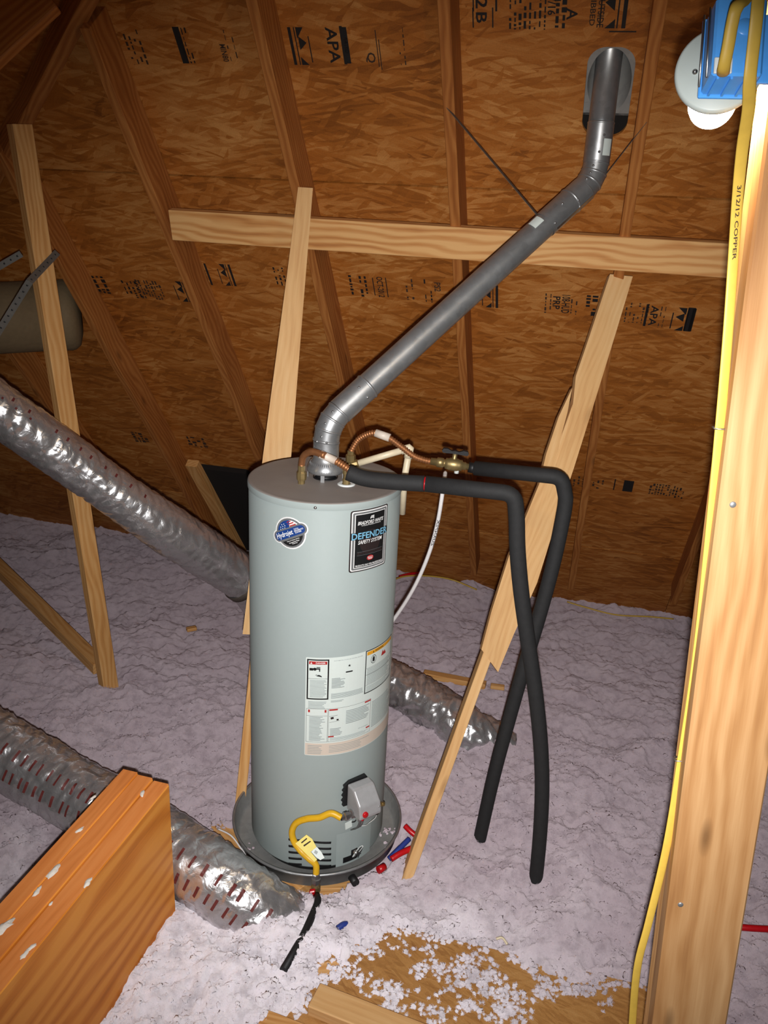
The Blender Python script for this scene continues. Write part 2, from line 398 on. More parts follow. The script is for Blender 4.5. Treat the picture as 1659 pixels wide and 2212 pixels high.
# ------------------------------------------------------------------ text and decals
_fc = {}
def text_mesh(txt, bold=.018):
    if txt in _fc: return _fc[txt]
    cu = bpy.data.curves.new('t', 'FONT'); cu.body = txt; cu.resolution_u = 2; cu.offset = bold
    ob = bpy.data.objects.new('t', cu); COL.objects.link(ob)
    dg = bpy.context.evaluated_depsgraph_get(); dg.update()
    me = bpy.data.meshes.new_from_object(ob.evaluated_get(dg))
    vs = [(v.co.x, v.co.y) for v in me.vertices]; fs = [tuple(p.vertices) for p in me.polygons]
    bpy.data.objects.remove(ob); bpy.data.curves.remove(cu); bpy.data.meshes.remove(me)
    xs = [v[0] for v in vs]; ys = [v[1] for v in vs]
    x0, x1, y0, y1 = min(xs), max(xs), min(ys), max(ys)
    vs = [((x - x0) / (x1 - x0), (y - y0) / (y1 - y0)) for x, y in vs]
    _fc[txt] = (vs, fs, (x1 - x0) / (y1 - y0)); return _fc[txt]
def text_into(mb, txt, wrap, cx, cy, wd, ht, rot=0.0, shear=0.0, taper=0):
    """fit txt into a wd x ht box centred at cx, cy on a surface given by wrap(u, v)"""
    vs, fs, _ = text_mesh(txt); c, s_ = math.cos(rot), math.sin(rot); out = []
    for x, y in vs:
        a = (x - .5) * wd + (y - .5) * ht * shear; b = (y - .5) * ht
        out.append(wrap(cx + a * c - b * s_, cy + a * s_ + b * c))
    mb.add(out, fs)
def poly_into(mb, pts, wrap, step=.012):
    """a convex outline cut into strips along u and wrapped"""
    us = [p[0] for p in pts]; u0, u1 = min(us), max(us); n = max(1, int(math.ceil((u1 - u0) / step)))
    def clip(P, k, keep_less):
        out = []
        for i in range(len(P)):
            a, b = P[i], P[(i + 1) % len(P)]
            ia = (a[0] <= k + 1e-9) if keep_less else (a[0] >= k - 1e-9); ib = (b[0] <= k + 1e-9) if keep_less else (b[0] >= k - 1e-9)
            if ia: out.append(a)
            if ia != ib and abs(b[0] - a[0]) > 1e-12:
                t_ = (k - a[0]) / (b[0] - a[0]); out.append((k, a[1] + (b[1] - a[1]) * t_))
        return out
    for i in range(n):
        q = clip(clip(list(pts), u0 + (u1 - u0) * i / n, False), u0 + (u1 - u0) * (i + 1) / n, True)
        if len(q) >= 3: mb.add([wrap(*p) for p in q], [tuple(range(len(q)))])
def rect(cx, cy, w_, h_, rot=0.0, r=0.0, n=4):
    out = []
    if r <= 0: base = [(-w_ / 2, -h_ / 2), (w_ / 2, -h_ / 2), (w_ / 2, h_ / 2), (-w_ / 2, h_ / 2)]
    else:
        base = []
        for (sx, sy, a0) in ((1, -1, -90), (1, 1, 0), (-1, 1, 90), (-1, -1, 180)):
            for k in range(n + 1):
                a = math.radians(a0 + 90 * k / n); base.append((sx * (w_ / 2 - r) + r * math.cos(a), sy * (h_ / 2 - r) + r * math.sin(a)))
    c, s_ = math.cos(rot), math.sin(rot)
    return [(cx + x * c - y * s_, cy + x * s_ + y * c) for x, y in base]
def disc(cx, cy, r, ry=None, n=28):
    ry = ry or r
    return [(cx + r * math.cos(2 * math.pi * k / n), cy + ry * math.sin(2 * math.pi * k / n)) for k in range(n)]
def frame_into(mb, cx, cy, w_, h_, b, wrap):
    for (x, y, ww, hh) in ((cx, cy + h_ / 2 - b / 2, w_, b), (cx, cy - h_ / 2 + b / 2, w_, b), (cx - w_ / 2 + b / 2, cy, b, h_ - 2 * b), (cx + w_ / 2 - b / 2, cy, b, h_ - 2 * b)):
        poly_into(mb, rect(x, y, ww, hh), wrap)

# ================================================================== STRUCTURE
# floor under the insulation
o = MB().box((0, 3.4, -.42), (1, 0, 0), (0, 1, 0), (0, 0, 1), 5.0, 4.2, .02).build('floor', plain('gypsum', rgb(150, 146, 140), .9)); tag(o, kind='structure')

# roof sheathing, panel by panel
roof = empty('ceiling', R0, kind='structure')
SEAM = [roof_hs(at_roof(800, 397))[1] + 1.2195 * k for k in (-3, -2, -1, 0, 1, 2, 3)]
VENT = at_roof(1308, 190)                                   # the riser's axis meets the sheathing here
hc, sc0 = roof_hs(at_roof(1313, 203))
HOLE_W, HOLE_L = .146, .300
def roof_frame(h, s): 
    m = Matrix((RH, -RD, RN)).transposed().to_4x4(); m.translation = roof_pt(h, s, 0); return m
PANEL_T = .012
hip_a, hip_b = at_roof(150, 0), at_roof(20, 260)
hip_dir = (hip_b - hip_a).normalized()
ha, sa = roof_hs(hip_a); hb, sb = roof_hs(hip_b)
def hip_h(s): return ha + (hb - ha) * (s - sa) / (sb - sa)
panels = []
H_C = roof_hs(at_roof(938, 5, .14))[0] / 2 + roof_hs(at_roof(1000, 900, .14))[0] / 2 + .019
for k in range(6):
    s0, s1 = SEAM[k] + .004, SEAM[k + 1] - .004
    hs0 = hip_h(s0); hs1 = hip_h(s1)
    off = .0 if k % 2 == 0 else 1.22
    edges = [H_C - 7.32 + off + 2.44 * j for j in range(6)]
    for j in range(5):
        h0, h1 = edges[j] + .0015, edges[j + 1] - .0015
        if h0 > 4.2 or h1 < -6.6: continue
        # cut by the hip line
        poly = [(h0, s0), (h1, s0), (h1, s1), (h0, s1)]
        out = []
        for i in range(4):
            a, b = poly[i], poly[(i + 1) % 4]
            fa, fb = a[0] - hip_h(a[1]) + .02, b[0] - hip_h(b[1]) + .02
            if fa >= 0: out.append(a)
            if (fa >= 0) != (fb >= 0): t_ = fa / (fa - fb); out.append((a[0] + (b[0] - a[0]) * t_, a[1] + (b[1] - a[1]) * t_))
        if len(out) < 3: continue
        hm, sm_ = (h0 + h1) / 2, (s0 + s1) / 2
        fr = roof_frame(hm, sm_); mb = MB()
        if h0 < hc < h1 and s0 < sc0 < s1:
            ring = rect(hc, sc0, HOLE_W, HOLE_L, 0, .055, 8); n = len(ring); outer = []
            for (x, y) in ring:
                dx, dy = x - hc, y - sc0
                if abs(dx) < 1e-6: dx = 1e-6
                if abs(dy) < 1e-6: dy = 1e-6
                tt = min(((h1 if dx > 0 else h0) - hc) / dx, ((s1 if dy > 0 else s0) - sc0) / dy); outer.append([hc + dx * tt, sc0 + dy * tt])
            for (cx, cy) in ((h0, s0), (h1, s0), (h1, s1), (h0, s1)):
                i = min(range(n), key=lambda q: (outer[q][0] - cx) ** 2 + (outer[q][1] - cy) ** 2); outer[i] = [cx, cy]
            vs = [roof_pt(*p, 0) for p in ring] + [roof_pt(*p, 0) for p in outer] + [roof_pt(*p, -PANEL_T) for p in ring] + [roof_pt(*p, -PANEL_T) for p in outer]
            fs = []
            for i in range(n):
                q = (i + 1) % n
                fs += [(i, q, n + q, n + i), (2 * n + i, 3 * n + i, 3 * n + q, 2 * n + q), (i, 2 * n + i, 2 * n + q, q), (n + i, n + q, 3 * n + q, 3 * n + i)]
            mb.add(vs, fs)
        else:
            mb.slab(out, R0, RH, RD, RN, -PANEL_T)
        p = mb.build('osb_panel', MAT['osb'], roof, fr); panels.append((p, h0, h1, s0, s1))
# felt over the sheathing, outside
felt = MB()
hole_big = rect(hc, sc0, .42, .62)
for (a0, a1, b0, b1) in ((-6, 4.4, -2.6, sc0 - .20), (-6, 4.4, sc0 + .075, 5.6), (-6, hc - .10, sc0 - .20, sc0 + .075), (hc + .10, 4.4, sc0 - .20, sc0 + .075)):
    pl = [(a0, b0), (a1, b0), (a1, b1), (a0, b1)]; out = []
    for i in range(4):
        a, b = pl[i], pl[(i + 1) % 4]; fa, fb = a[0] - hip_h(a[1]), b[0] - hip_h(b[1])
        if fa >= 0: out.append(a)
        if (fa >= 0) != (fb >= 0): t_ = fa / (fa - fb); out.append((a[0] + (b[0] - a[0]) * t_, a[1] + (b[1] - a[1]) * t_))
    if len(out) >= 3: felt.slab(out, R0 + RN * (-PANEL_T - .004), RH, RD, RN, -.003)
felt.build('roofing_felt', MAT['black_felt'], roof)
# the hip's other slope, to the left
HP = V((math.sin(AZ), math.cos(AZ), 0))
n2 = HP.cross(hip_dir).normalized()
if n2.x < 0: n2 = -n2
hipw = empty('wall_left', hip_b, kind='structure')
d2 = n2.cross(HP).normalized()
if d2.z > 0: d2 = -d2
fr2 = Matrix((HP, d2, HP.cross(d2))).transposed().to_4x4(); fr2.translation = hip_b
def hp_s(q): r = q - hip_b; return r.dot(HP), r.dot(d2)
A0 = hip_a - hip_dir * 1.6; A1 = hip_b + hip_dir * 4.6
xa, ya = hp_s(A0); xb, yb = hp_s(A1)
for k in range(4):
    y0 = ya + (yb - ya) * k / 4 + .003; y1 = ya + (yb - ya) * (k + 1) / 4 - .003
    x0 = xa + (xb - xa) * k / 4; x1 = xa + (xb - xa) * (k + 1) / 4
    MB().slab([(x0 - 5, y0), (x0, y0), (x1, y1), (x1 - 5, y1)], hip_b, HP, d2, n2, -.012).build('osb_panel', MAT['osb'], hipw, fr2)

# rafters
RAF_D = .140
def rafter(h, s0, s1, label, th=.038, mat='lumber_red', dh=0.0):
    a = roof_pt(h, s0, RAF_D / 2 + .0005); b = roof_pt(h + dh, s1, RAF_D / 2 + .0005)
    return board('rafter', a, b, RN, RAF_D, th, MAT[mat], label=label, cat='rafter', group='rafters under the sheathing')
def edge_h(x, y): return roof_hs(at_roof(x, y, RAF_D))[0]
sTop, sBot = -1.6, 4.7
hA = (edge_h(152, 5) + edge_h(445, 740)) / 2 + .019
hB = (edge_h(520, 0) + edge_h(640, 430)) / 2 + .019
hC = (edge_h(938, 5) + edge_h(1000, 900)) / 2 + .019
hD = (edge_h(1420, 20) + edge_h(1260, 1000)) / 2 + .019
rafter(hA, sa + .02, sBot, 'dim rafter running down from the hip corner to behind the foil duct')
rafter(hB, sTop, sBot, 'rafter directly behind the heater, left end of purlin brace meets it')
rafter(hC, sTop, sBot, 'reddish rafter in mid roof just left of the roof vent opening')
rafter(hD, sTop, sBot, 'rafter just right of the roof vent opening')
rafter(hD + .61, sTop, sBot, 'rafter behind the light bulb, nearly hidden by the yellow cable post')
rafter(hA - .61, sb + .05, sBot, 'darkest rafter behind the tall leaning post at far left')
rafter(hA - 1.22, hb * 0 + 1.2, sBot, 'rafter behind the tan round duct end at the left edge')
hr = board('hip_rafter', hip_a - hip_dir * .5 + (RN + n2) * .03, hip_b + hip_dir * 2.2 + (RN + n2) * .03, (RN + n2), .16, .05, MAT['lumber_red'],
      label='dim sloping hip rafter in the upper left corner', cat='rafter')
board('rafter_board', at_d(-300, 240, 2.35), at_d(40, -75, 2.35), at_d(-160, 0, 2.35) - at_d(0, 130, 2.35), .34, .038, MAT['lumber_red'],
      label='wide brown board crossing the top left corner of the view', cat='board', ch=.004)

# ================================================================== FRAMING
PUR_L, PUR_R = at_roof(372, 484, RAF_D + .02), at_roof(1590, 562, RAF_D + .02)
PUR_R2 = PUR_R + (PUR_R - PUR_L).normalized() * .9
pn = V((-math.sin(AZ) * .92, -math.cos(AZ) * .92, -.22)).normalized()
pa = (PUR_R - PUR_L).normalized(); pw = pn.cross(pa)
board('purlin', PUR_L, PUR_R2, pw, .118, .038, MAT['purlin'], label='long horizontal purlin board with swirling grain under the rafters', cat='beam')

# right purlin brace: stick on edge and a split flat board in front of it
bot = at_z(884, 1888, 0.0); top = at_roof(1332, 640, RAF_D + .06)
axb = (top - bot).normalized()
nb = V((0, -1, .0)); nb = V((-.12, -1, -.15)); nb = (nb - axb * nb.dot(axb)).normalized()
wb = axb.cross(nb)
board('brace_stick', bot + nb * -.03 - axb * .04, bot + axb * 2.05 + nb * -.03, wb, .036, .060, MAT['lumber_pale'], label='narrow pale wooden stick leaning from the insulation to the purlin, right of heater', cat='brace')
outl = [(1318, 592), (1367, 597), (1330, 720), (1287, 860), (1240, 1010), (1205, 1115), (1160, 1260), (1110, 1370), (1076, 1452), (1040, 1403), (1062, 1320), (1100, 1200), (1130, 1130), (1165, 1045), (1180, 980), (1207, 900), (1236, 838),
        (1226, 890), (1210, 950), (1201, 1006), (1222, 945), (1237, 880), (1244, 812), (1262, 760)]
pixel_slab('brace_board', outl, bot + nb * .002, nb, axb, .034, MAT['lumber_pale'], 'pale flat brace board with a long split, behind the black foam pipes', 'brace')

# left purlin brace
bot = at_z(517, 1752, 0.0); top = at_roof(660, 400, RAF_D + .03)
axb = (top - bot).normalized(); nb = V((.10, -1, -.1)); nb = (nb - axb * nb.dot(axb)).normalized(); wb = axb.cross(nb)
board('brace_stick', bot - nb * .05, top - nb * .05 - axb * .35, wb, .038, .085, MAT['lumber'], label='wooden stick brace standing beside the drain pan at left, behind heater', cat='brace')
outl = [(644, 404), (676, 406), (660, 600), (629, 985), (603, 1200), (585, 1372), (524, 1370), (546, 1190), (568, 985), (619, 600)]
pixel_slab('brace_board', outl, bot - nb * .004, nb, axb, .036, MAT['lumber_pale'], 'pale flat brace board rising behind the heater to the purlin', 'brace')

# left leaning post
pb = at_z(236, 1488, -.06); pt = at_y(42, 268, 3.36)
axb = (pt - pb).normalized(); nb = V((1.15, -1, -.05)); nb = (nb - axb * nb.dot(axb)).normalized(); wb = axb.cross(nb)
board('leaning_post', pb - axb * .03, pt, wb, .076, .05, MAT['lumber'], label='tall leaning two by four post at far left, behind the upper foil duct', cat='post')
# low diagonal at the left
q0 = at_z(-160, 1070, .18); q1 = at_z(216, 1442, -.03)
board('floor_brace', q0, q1, (0, 0, 1), .06, .07, MAT['lumber'], label='low diagonal board on the insulation running to the foot of the leaning post', cat='brace')
# frame and black baffle low on the roof behind the heater
board('frame_stud', at_roof(415, 1000, .07), at_roof(540, 1230, .07), RH, .075, .05, MAT['lumber'], label='dusty stud beside the black opening, behind the foil duct', cat='stud')
ob = [(430, 1012), (530, 1024), (560, 1060), (600, 1260), (520, 1190)]
pixel_slab('roof_baffle', ob, R0 + RN * .045, RN, RH, .035, MAT['black_felt'], 'black panel low on the roof slope, left of heater', 'baffle')

# right post with cable
YP = 1.27
a0 = at_y(1410, 2212, YP); a1 = at_y(1597, 740, YP + .02)
ud = (a1 - a0).normalized()
fx = V((.995, -.06, 0)); fx = (fx - ud * fx.dot(ud)).normalized(); fn = fx.cross(ud)   # toward camera
if fn.y > 0: fn = -fn
lo = a0 + ud * ((-.42 - a0.z) / ud.z); hi = a0 + ud * ((3.25 - a0.z) / ud.z)
post = empty('stud_post', lo, 'bright wooden stud post at the right edge with yellow cable beside it', 'post')
PW = .148
board('stud', lo + fx * PW / 2 - fn * .019, hi + fx * PW / 2 - fn * .019, fx, PW, .038, MAT['post'], post, ch=.004)
board('stud', lo + fx * (PW / 2 + .004) - fn * .0575, hi + fx * (PW / 2 + .004) - fn * .0575, fx, PW, .038, MAT['lumber'], post, ch=.003)
for (x, y) in ((1583, 1090), (1470, 1954)):
    p = at_plane(x, y, lo, fn); MB().lathe(p, fn, [(0, .0022), (.004, .002), (.0055, .0008), (.0055, -.004)], 14).build('nail_head', MAT['galv'], post)

# ================================================================== PAN AND PLATFORM
HX, HY, HR, HT = -.1925, 2.55, .2435, 1.384
HCx = V((HX, HY, 0))
pan = empty('drain_pan', (HX, HY, 0), 'round galvanised drain pan under the water heater', 'pan')
MB().lathe((HX, HY, 0), (0, 0, 1), [(0, .003), (.285, .003), (.294, .010), (.303, .062), (.305, .066), (.309, .068), (.312, .066), (.312, .061), (.308, .060), (.299, .010), (.289, 0), (0, 0)], 96).build('basin', MAT['pan'], pan)
MB().lathe((HX, HY, 0), (0, 0, 1), [(.3035, .0655), (.3075, .0705), (.3125, .0705), (.315, .066), (.312, .0615)], 96).build('rolled_rim', MAT['galv'], pan)
dd = V((.42, -.78, 0)).normalized()
MB().tube([HCx + dd * .29 + V((0, 0, .026)), HCx + dd * .335 + V((0, 0, .026))], .014, 14).build('drain_fitting', MAT['black'], pan)
def flat_board(name, x0, y0, x1, y1, z, wd, th, mat, label, cat, side=0.0):
    a, b = at_z(x0, y0, z), at_z(x1, y1, z); t_ = (b - a).normalized(); nrm = V((-t_.y, t_.x, 0))
    a, b = a + nrm * side, b + nrm * side
    return board(name, a - V((0, 0, th / 2)), b - V((0, 0, th / 2)), nrm, wd, th, MAT[mat], label=label, cat=cat)
flat_board('platform_board', 430, 1760, 640, 1926, -.002, .12, .038, 'lumber', 'board under the drain pan pointing at the buried foil duct', 'board', .045)
flat_board('platform_board', 640, 1905, 770, 1905, -.043, .16, .04, 'lumber', 'short board end under the front of the drain pan', 'board', .05)
board('platform_board', (HX - .28, HY + .1, -.024), (HX + .28, HY + .1, -.024), (0, 1, 0), .24, .038, MAT['lumber'], label='wide board hidden under the middle of the drain pan', cat='board')

# ================================================================== WATER HEATER
wh = empty('water_heater', (HX, HY, .006), 'tall grey cylindrical gas water heater standing in the drain pan', 'water heater')
MB().lathe((HX, HY, 0), (0, 0, 1), [(HR - .02, .035), (HR - .002, .036), (HR, .042), (HR, HT - .018), (HR - .004, HT - .014)], 128).build('jacket', MAT['jacket'], wh)
MB().lathe((HX, HY, 0), (0, 0, 1), [(HR - .03, .004), (HR - .025, .004), (HR - .025, .045), (HR - .03, .045)], 96).build('base_ring', MAT['black'], wh)
lid = MB().lathe((HX, HY, 0), (0, 0, 1), [(HR + .0005, HT - .023), (HR + .0028, HT - .0215), (HR + .0028, HT - .006), (HR + .0015, HT - .0015), (HR - .003, HT), (HR - .012, HT - .0008), (HR - .02, HT - .001), (.05, HT + .002), (.036, HT + .002)], 128).build('lid', MAT['lid'], wh)
MB().lathe((HX, HY, 0), (0, 0, 1), [(HR + .0032, HT - .0225), (HR + .0036, HT - .021), (HR + .0036, HT - .007), (HR + .0022, HT - .0025)], 128).build('rim_band', MAT['jacket'], lid)
def cyl(x, y, r=HR):
    """angle and height on the jacket seen at a pixel"""
    d = ray(x, y); ox, oy = -HX, -HY
    a = d.x ** 2 + d.y ** 2; b = 2 * (d.x * ox + d.y * oy); c_ = ox * ox + oy * oy - r * r
    disc_ = max(b * b - 4 * a * c_, 0); t_ = (-b - math.sqrt(disc_)) / (2 * a); p = CAM + d * t_
    return math.atan2(p.x - HX, -(p.y - HY)), p.z
def jk(th, z, off=0.0): r = HR + off; return V((HX + r * math.sin(th), HY - r * math.cos(th), z))
def jn(th): return V((math.sin(th), -math.cos(th), 0))
def jt(th): return V((math.cos(th), math.sin(th), 0))
th, z = cyl(681, 1097, HR + .0036)
MB().lathe(jk(th, z, .0036), jn(th), [(0, .003), (.003, .0025), (.005, 0)], 10).build('lid_screw', MAT['steel'], wh)
# flue opening and draft hood
MB().lathe((HX, HY, 0), (0, 0, 1), [(.036, HT + .006), (.04, HT + .006), (.04, HT - .03), (0, HT - .03)], 32).build('flue_opening', MAT['black'], wh)
hood = MB().lathe((HX, HY, 0), (0, 0, 1), [(.050, HT + .022), (.057, HT + .023), (.0595, HT + .028), (.059, HT + .036), (.055, HT + .046), (.047, HT + .058), (.0405, HT + .068), (.0405, HT + .085), (.039, HT + .085), (.039, HT + .068), (.045, HT + .056), (.050, HT + .046)], 64).build('draft_hood', MAT['galv'], wh)
mb = MB()
for k in range(48):
    a = 2 * math.pi * k / 48; d_ = V((math.cos(a), math.sin(a), 0))
    mb.tube([HCx + d_ * .0592 + V((0, 0, HT + .032)), HCx + d_ * .049 + V((0, 0, HT + .0565))], .0011, 5)
mb.build('crimp_ribs', MAT['galv'], hood)['kind'] = 'stuff'
for a in (-95, -5, 85, 175):
    d_ = V((math.cos(math.radians(a)), math.sin(math.radians(a)), 0)); q = HCx + d_ * .056
    MB().box(q + V((0, 0, HT + .008)), d_, d_.cross(V((0, 0, 1))), (0, 0, 1), .0012, .006, .022).build('hood_leg', MAT['galv'], hood)
# nipple and anode fitting on the lid
def onlid(x, y): return at_z(x, y, HT)
nip = onlid(651, 1045); ano = onlid(748, 1047)
MB().lathe(nip, (0, 0, 1), [(.011, -.01), (.011, .012), (.0145, .013), (.0155, .02), (.0155, .036), (.0135, .039), (.0115, .042), (.0115, .06)], 8, False).build('brass_nipple', MAT['brass'], wh)
f_ = MB().lathe(ano, (0, 0, 1), [(.0125, -.01), (.0125, .02), (.010, .022), (.010, .034), (.013, .036), (.013, .05), (.008, .054)], 12, False).build('brass_fitting', MAT['brass'], wh)
MB().lathe(ano, (0, 0, 1), [(.028, .001), (.028, .004), (.022, .006), (.014, .004)], 32).build('collar_ring', MAT['white'], f_)
# ---- badge
def decal(th0, z0, off): return lambda u, v: jk(th0 + u / HR, z0 + v, off)
th0, z0 = cyl(626, 1151); badge = empty('oval_badge', jk(th0, z0)); badge.parent = wh; badge.matrix_parent_inverse = WM(wh).inverted(); WORLD[badge.name] = Matrix.Translation(badge.location)
tag(badge, 'round badge sticker with a flag and a blue name bar')
px = .00148; ra = math.radians(27)
def rot(u, v): return (u * math.cos(ra) - v * math.sin(ra), u * math.sin(ra) + v * math.cos(ra))
L = lambda k: decal(th0, z0, .0007 + .0004 * k)
def dec(parent, name, mat, wrap, polys=(), texts=()):
    mb = MB()
    for p in polys: poly_into(mb, p, wrap)
    for t_ in texts: text_into(mb, t_[0], wrap, *t_[1:])
    o = mb.build(name, MAT[mat], parent)
    if len(polys) + len(texts) > 1: o['kind'] = 'stuff'
    return o
cu, cv_ = rot(.001, -.001)
dec(badge, 'badge_outline', 'ink_white', L(0), [disc(cu, cv_, .0510), rect(*rot(0, 0), .126, .042, ra, .0205, 6)])
dec(badge, 'badge_ring', 'ink_silver', L(1), [disc(cu, cv_, .0468), rect(*rot(0, 0), .118, .035, ra, .017, 6)])
fb = [p for p in disc(cu, cv_, .041, n=60) if (-(p[0]) * math.sin(ra) + p[1] * math.cos(ra)) > .017]
dec(badge, 'flag_field', 'ink_white', L(2), [fb])
dec(badge, 'flag_canton', 'ink_blue', L(3), [[p for p in disc(cu, cv_, .041, n=80) if (-(p[0]) * math.sin(ra) + p[1] * math.cos(ra)) > .017 and p[0] < .000] + [rot(.008, .017)]])
dec(badge, 'flag_stripes', 'ink_red', L(3), [rect(*rot(.021, .0195), .022, .0035, ra), rect(*rot(.017, .0265), .020, .0035, ra), rect(*rot(.012, .0335), .016, .0035, ra)])
dec(badge, 'flag_stars', 'ink_white', L(4), [disc(*rot(a, b), .0016, n=8) for a, b in ((-.024, .019), (-.016, .019), (-.008, .019), (-.021, .025), (-.013, .025), (-.005, .025), (-.014, .031), (-.006, .031))])
lw = [p for p in disc(cu, cv_, .041, n=60) if (-(p[0]) * math.sin(ra) + p[1] * math.cos(ra)) < -.019]
dec(badge, 'lower_panel', 'black', L(2), [lw])
dec(badge, 'name_bar', 'ink_blue', L(3), [rect(*rot(0, 0), .106, .026, ra, .0125, 6)])
dec(badge, 'name_text', 'ink_white', L(5), texts=[('Hydrojet', *rot(-.018, -.001), .060, .021, ra, .12), ('TOTAL', *rot(.027, .0062), .017, .0046, ra), ('PERFORMANCE', *rot(.033, .0006), .031, .0046, ra), ('SYSTEM', *rot(.029, -.005), .021, .0046, ra)])
dec(badge, 'small_text', 'ink_white', L(4), texts=[('Reduced Sediment Buildup', *rot(.002, -.0235), .044, .0042, ra), ('Increased Hot Water', *rot(.003, -.0292), .036, .0042, ra), ('Delivery', *rot(.003, -.0345), .018, .0042, ra)])
# ---- tall black label
(tl, zl), (tr, zr) = cyl(755, 1173), cyl(834, 1157)
th1 = (tl + tr) / 2; zt = cyl(796, 1099)[1]; zb_ = cyl(791, 1231)[1]; z1 = (zt + zb_) / 2; LW, LH = (tr - tl) * HR, zt - zb_
lab = empty('brand_label', jk(th1, z1)); lab.parent = wh; lab.matrix_parent_inverse = WM(wh).inverted(); WORLD[lab.name] = Matrix.Translation(lab.location)
tag(lab, 'tall black sticker with white and grey border')
Lb = lambda k: decal(th1, z1, .0007 + .0004 * k)
dec(lab, 'border_outer', 'ink_brown', Lb(0), [rect(0, 0, LW, LH, 0, .008)])
dec(lab, 'border_white', 'ink_white', Lb(1), [rect(0, 0, LW * .94, LH * .965, 0, .006)])
dec(lab, 'border_grey', 'ink_silver', Lb(2), [rect(0, 0, LW * .89, LH * .93, 0, .005)])
dec(lab, 'border_line', 'ink_white', Lb(3), [rect(0, 0, LW * .80, LH * .875)])
dec(lab, 'black_field', 'black', Lb(4), [rect(0, 0, LW * .765, LH * .855)])
dec(lab, 'shield_globe', 'ink_brown', Lb(5), [disc(0, -.006, LW * .27, LH * .2)])
dec(lab, 'name_text', 'ink_white', Lb(7), [rect(.002, LH * .355, .013, .002), rect(.0025, LH * .37, .012, .002), rect(.003, LH * .385, .011, .002), rect(.0075, LH * .365, .002, .012), rect(-.004, LH * .355, .002, .006)],
    [('BRADFORD WHITE', 0, LH * .295, LW * .66, .0115, 0, .2), ('CORPORATION', 0, LH * .252, LW * .5, .003), ('SAFETY SYSTEM', 0, -LH * .015, LW * .62, .0125, 0, .2), ('PRODUCTS ONLY FOR PROFESSIONALS', 0, -LH * .40, LW * .72, .0065)])
dec(lab, 'banner', 'black', Lb(6), [rect(0, LH * .09, LW * .965, .023)])
dec(lab, 'banner_text', 'ink_cyan', Lb(8), texts=[('DEFENDER', 0, LH * .09, LW * .93, .021)])
dec(lab, 'badge_row', 'ink_brown', Lb(7), [rect(-LW * .30 + LW * .06 * k, -LH * .20, LW * .052, .0075) for k in range(11)])
dec(lab, 'row_rules', 'ink_silver', Lb(8), [rect(0, -LH * .173, LW * .66, .0008), rect(0, -LH * .228, LW * .66, .0008)])
dec(lab, 'red_oval', 'ink_red', Lb(7), [disc(0, -LH * .295, LW * .088, LH * .042)])
dec(lab, 'oval_text', 'ink_white', Lb(8), [rect(0, -LH * .312, LW * .1, .002)], [('PHCC', 0, -LH * .288, LW * .13, .006)])
# ---- large instruction label
(t0, zA), (t0b, zB) = cyl(661, 1419), cyl(656, 1630)
tm, zm = cyl(792, 1406); z_top, z_bot = zA, zB
t_end = t0 + 1.62; LWb = (t_end - t0) * HR; LHb = z_top - z_bot; thm = (t0 + t_end) / 2; zc_ = (z_top + z_bot) / 2
ins = empty('instruction_label', jk(thm, zc_)); ins.parent = wh; ins.matrix_parent_inverse = WM(wh).inverted(); WORLD[ins.name] = Matrix.Translation(ins.location)
tag(ins, 'large white instruction and warning label on the front')
Li = lambda k: decal(t0, z_bot, .0007 + .0004 * k)               # u from the left edge, v from the bottom
W_, H_ = LWb, LHb
uD = (cyl(713, 1420)[0] - t0) * HR; uW = (cyl(790, 1406)[0] - t0) * HR; uT = (cyl(800, 1520)[0] - t0) * HR
dec(ins, 'sheet', 'paper', Li(0), [rect(W_ / 2, H_ / 2, W_, H_, 0, .004)])
dec(ins, 'sheet_foot', 'paper_tan', Li(1), [rect(W_ / 2, H_ * .068, W_ - .004, H_ * .125)])
mb = MB(); yd0, yd1 = H_ * .585, H_ * .985
frame_into(mb, uD / 2 + .001, (yd0 + yd1) / 2, uD - .006, yd1 - yd0, .0045, Li(2))
yw0, yw1 = H_ * .565, H_ * 1.0; uW1 = uW + .155
frame_into(mb, (uW + uW1) / 2, (yw0 + yw1) / 2, uW1 - uW, yw1 - yw0, .0035, Li(2))
mb.build('warning_frames', MAT['black'], ins)['kind'] = 'stuff'
dec(ins, 'danger_bar', 'ink_red', Li(2), [rect(uD / 2 + .001, yd1 - .013, uD - .019, .011)])
dec(ins, 'danger_text', 'ink_white', Li(3), [[(.014, yd1 - .0165), (.021, yd1 - .0165), (.0175, yd1 - .0095)]], [('DANGER', uD * .62, yd1 - .013, uD * .40, .0062)])
dec(ins, 'warning_bar', 'ink_orange', Li(2), [rect((uW + uW1) / 2, yw1 - .012, uW1 - uW - .012, .013)])
dec(ins, 'warning_text', 'black', Li(3), [[(uW + .030, yw1 - .016), (uW + .037, yw1 - .016), (uW + .0335, yw1 - .009)]], [('WARNING', uW + .063, yw1 - .012, .045, .007)])
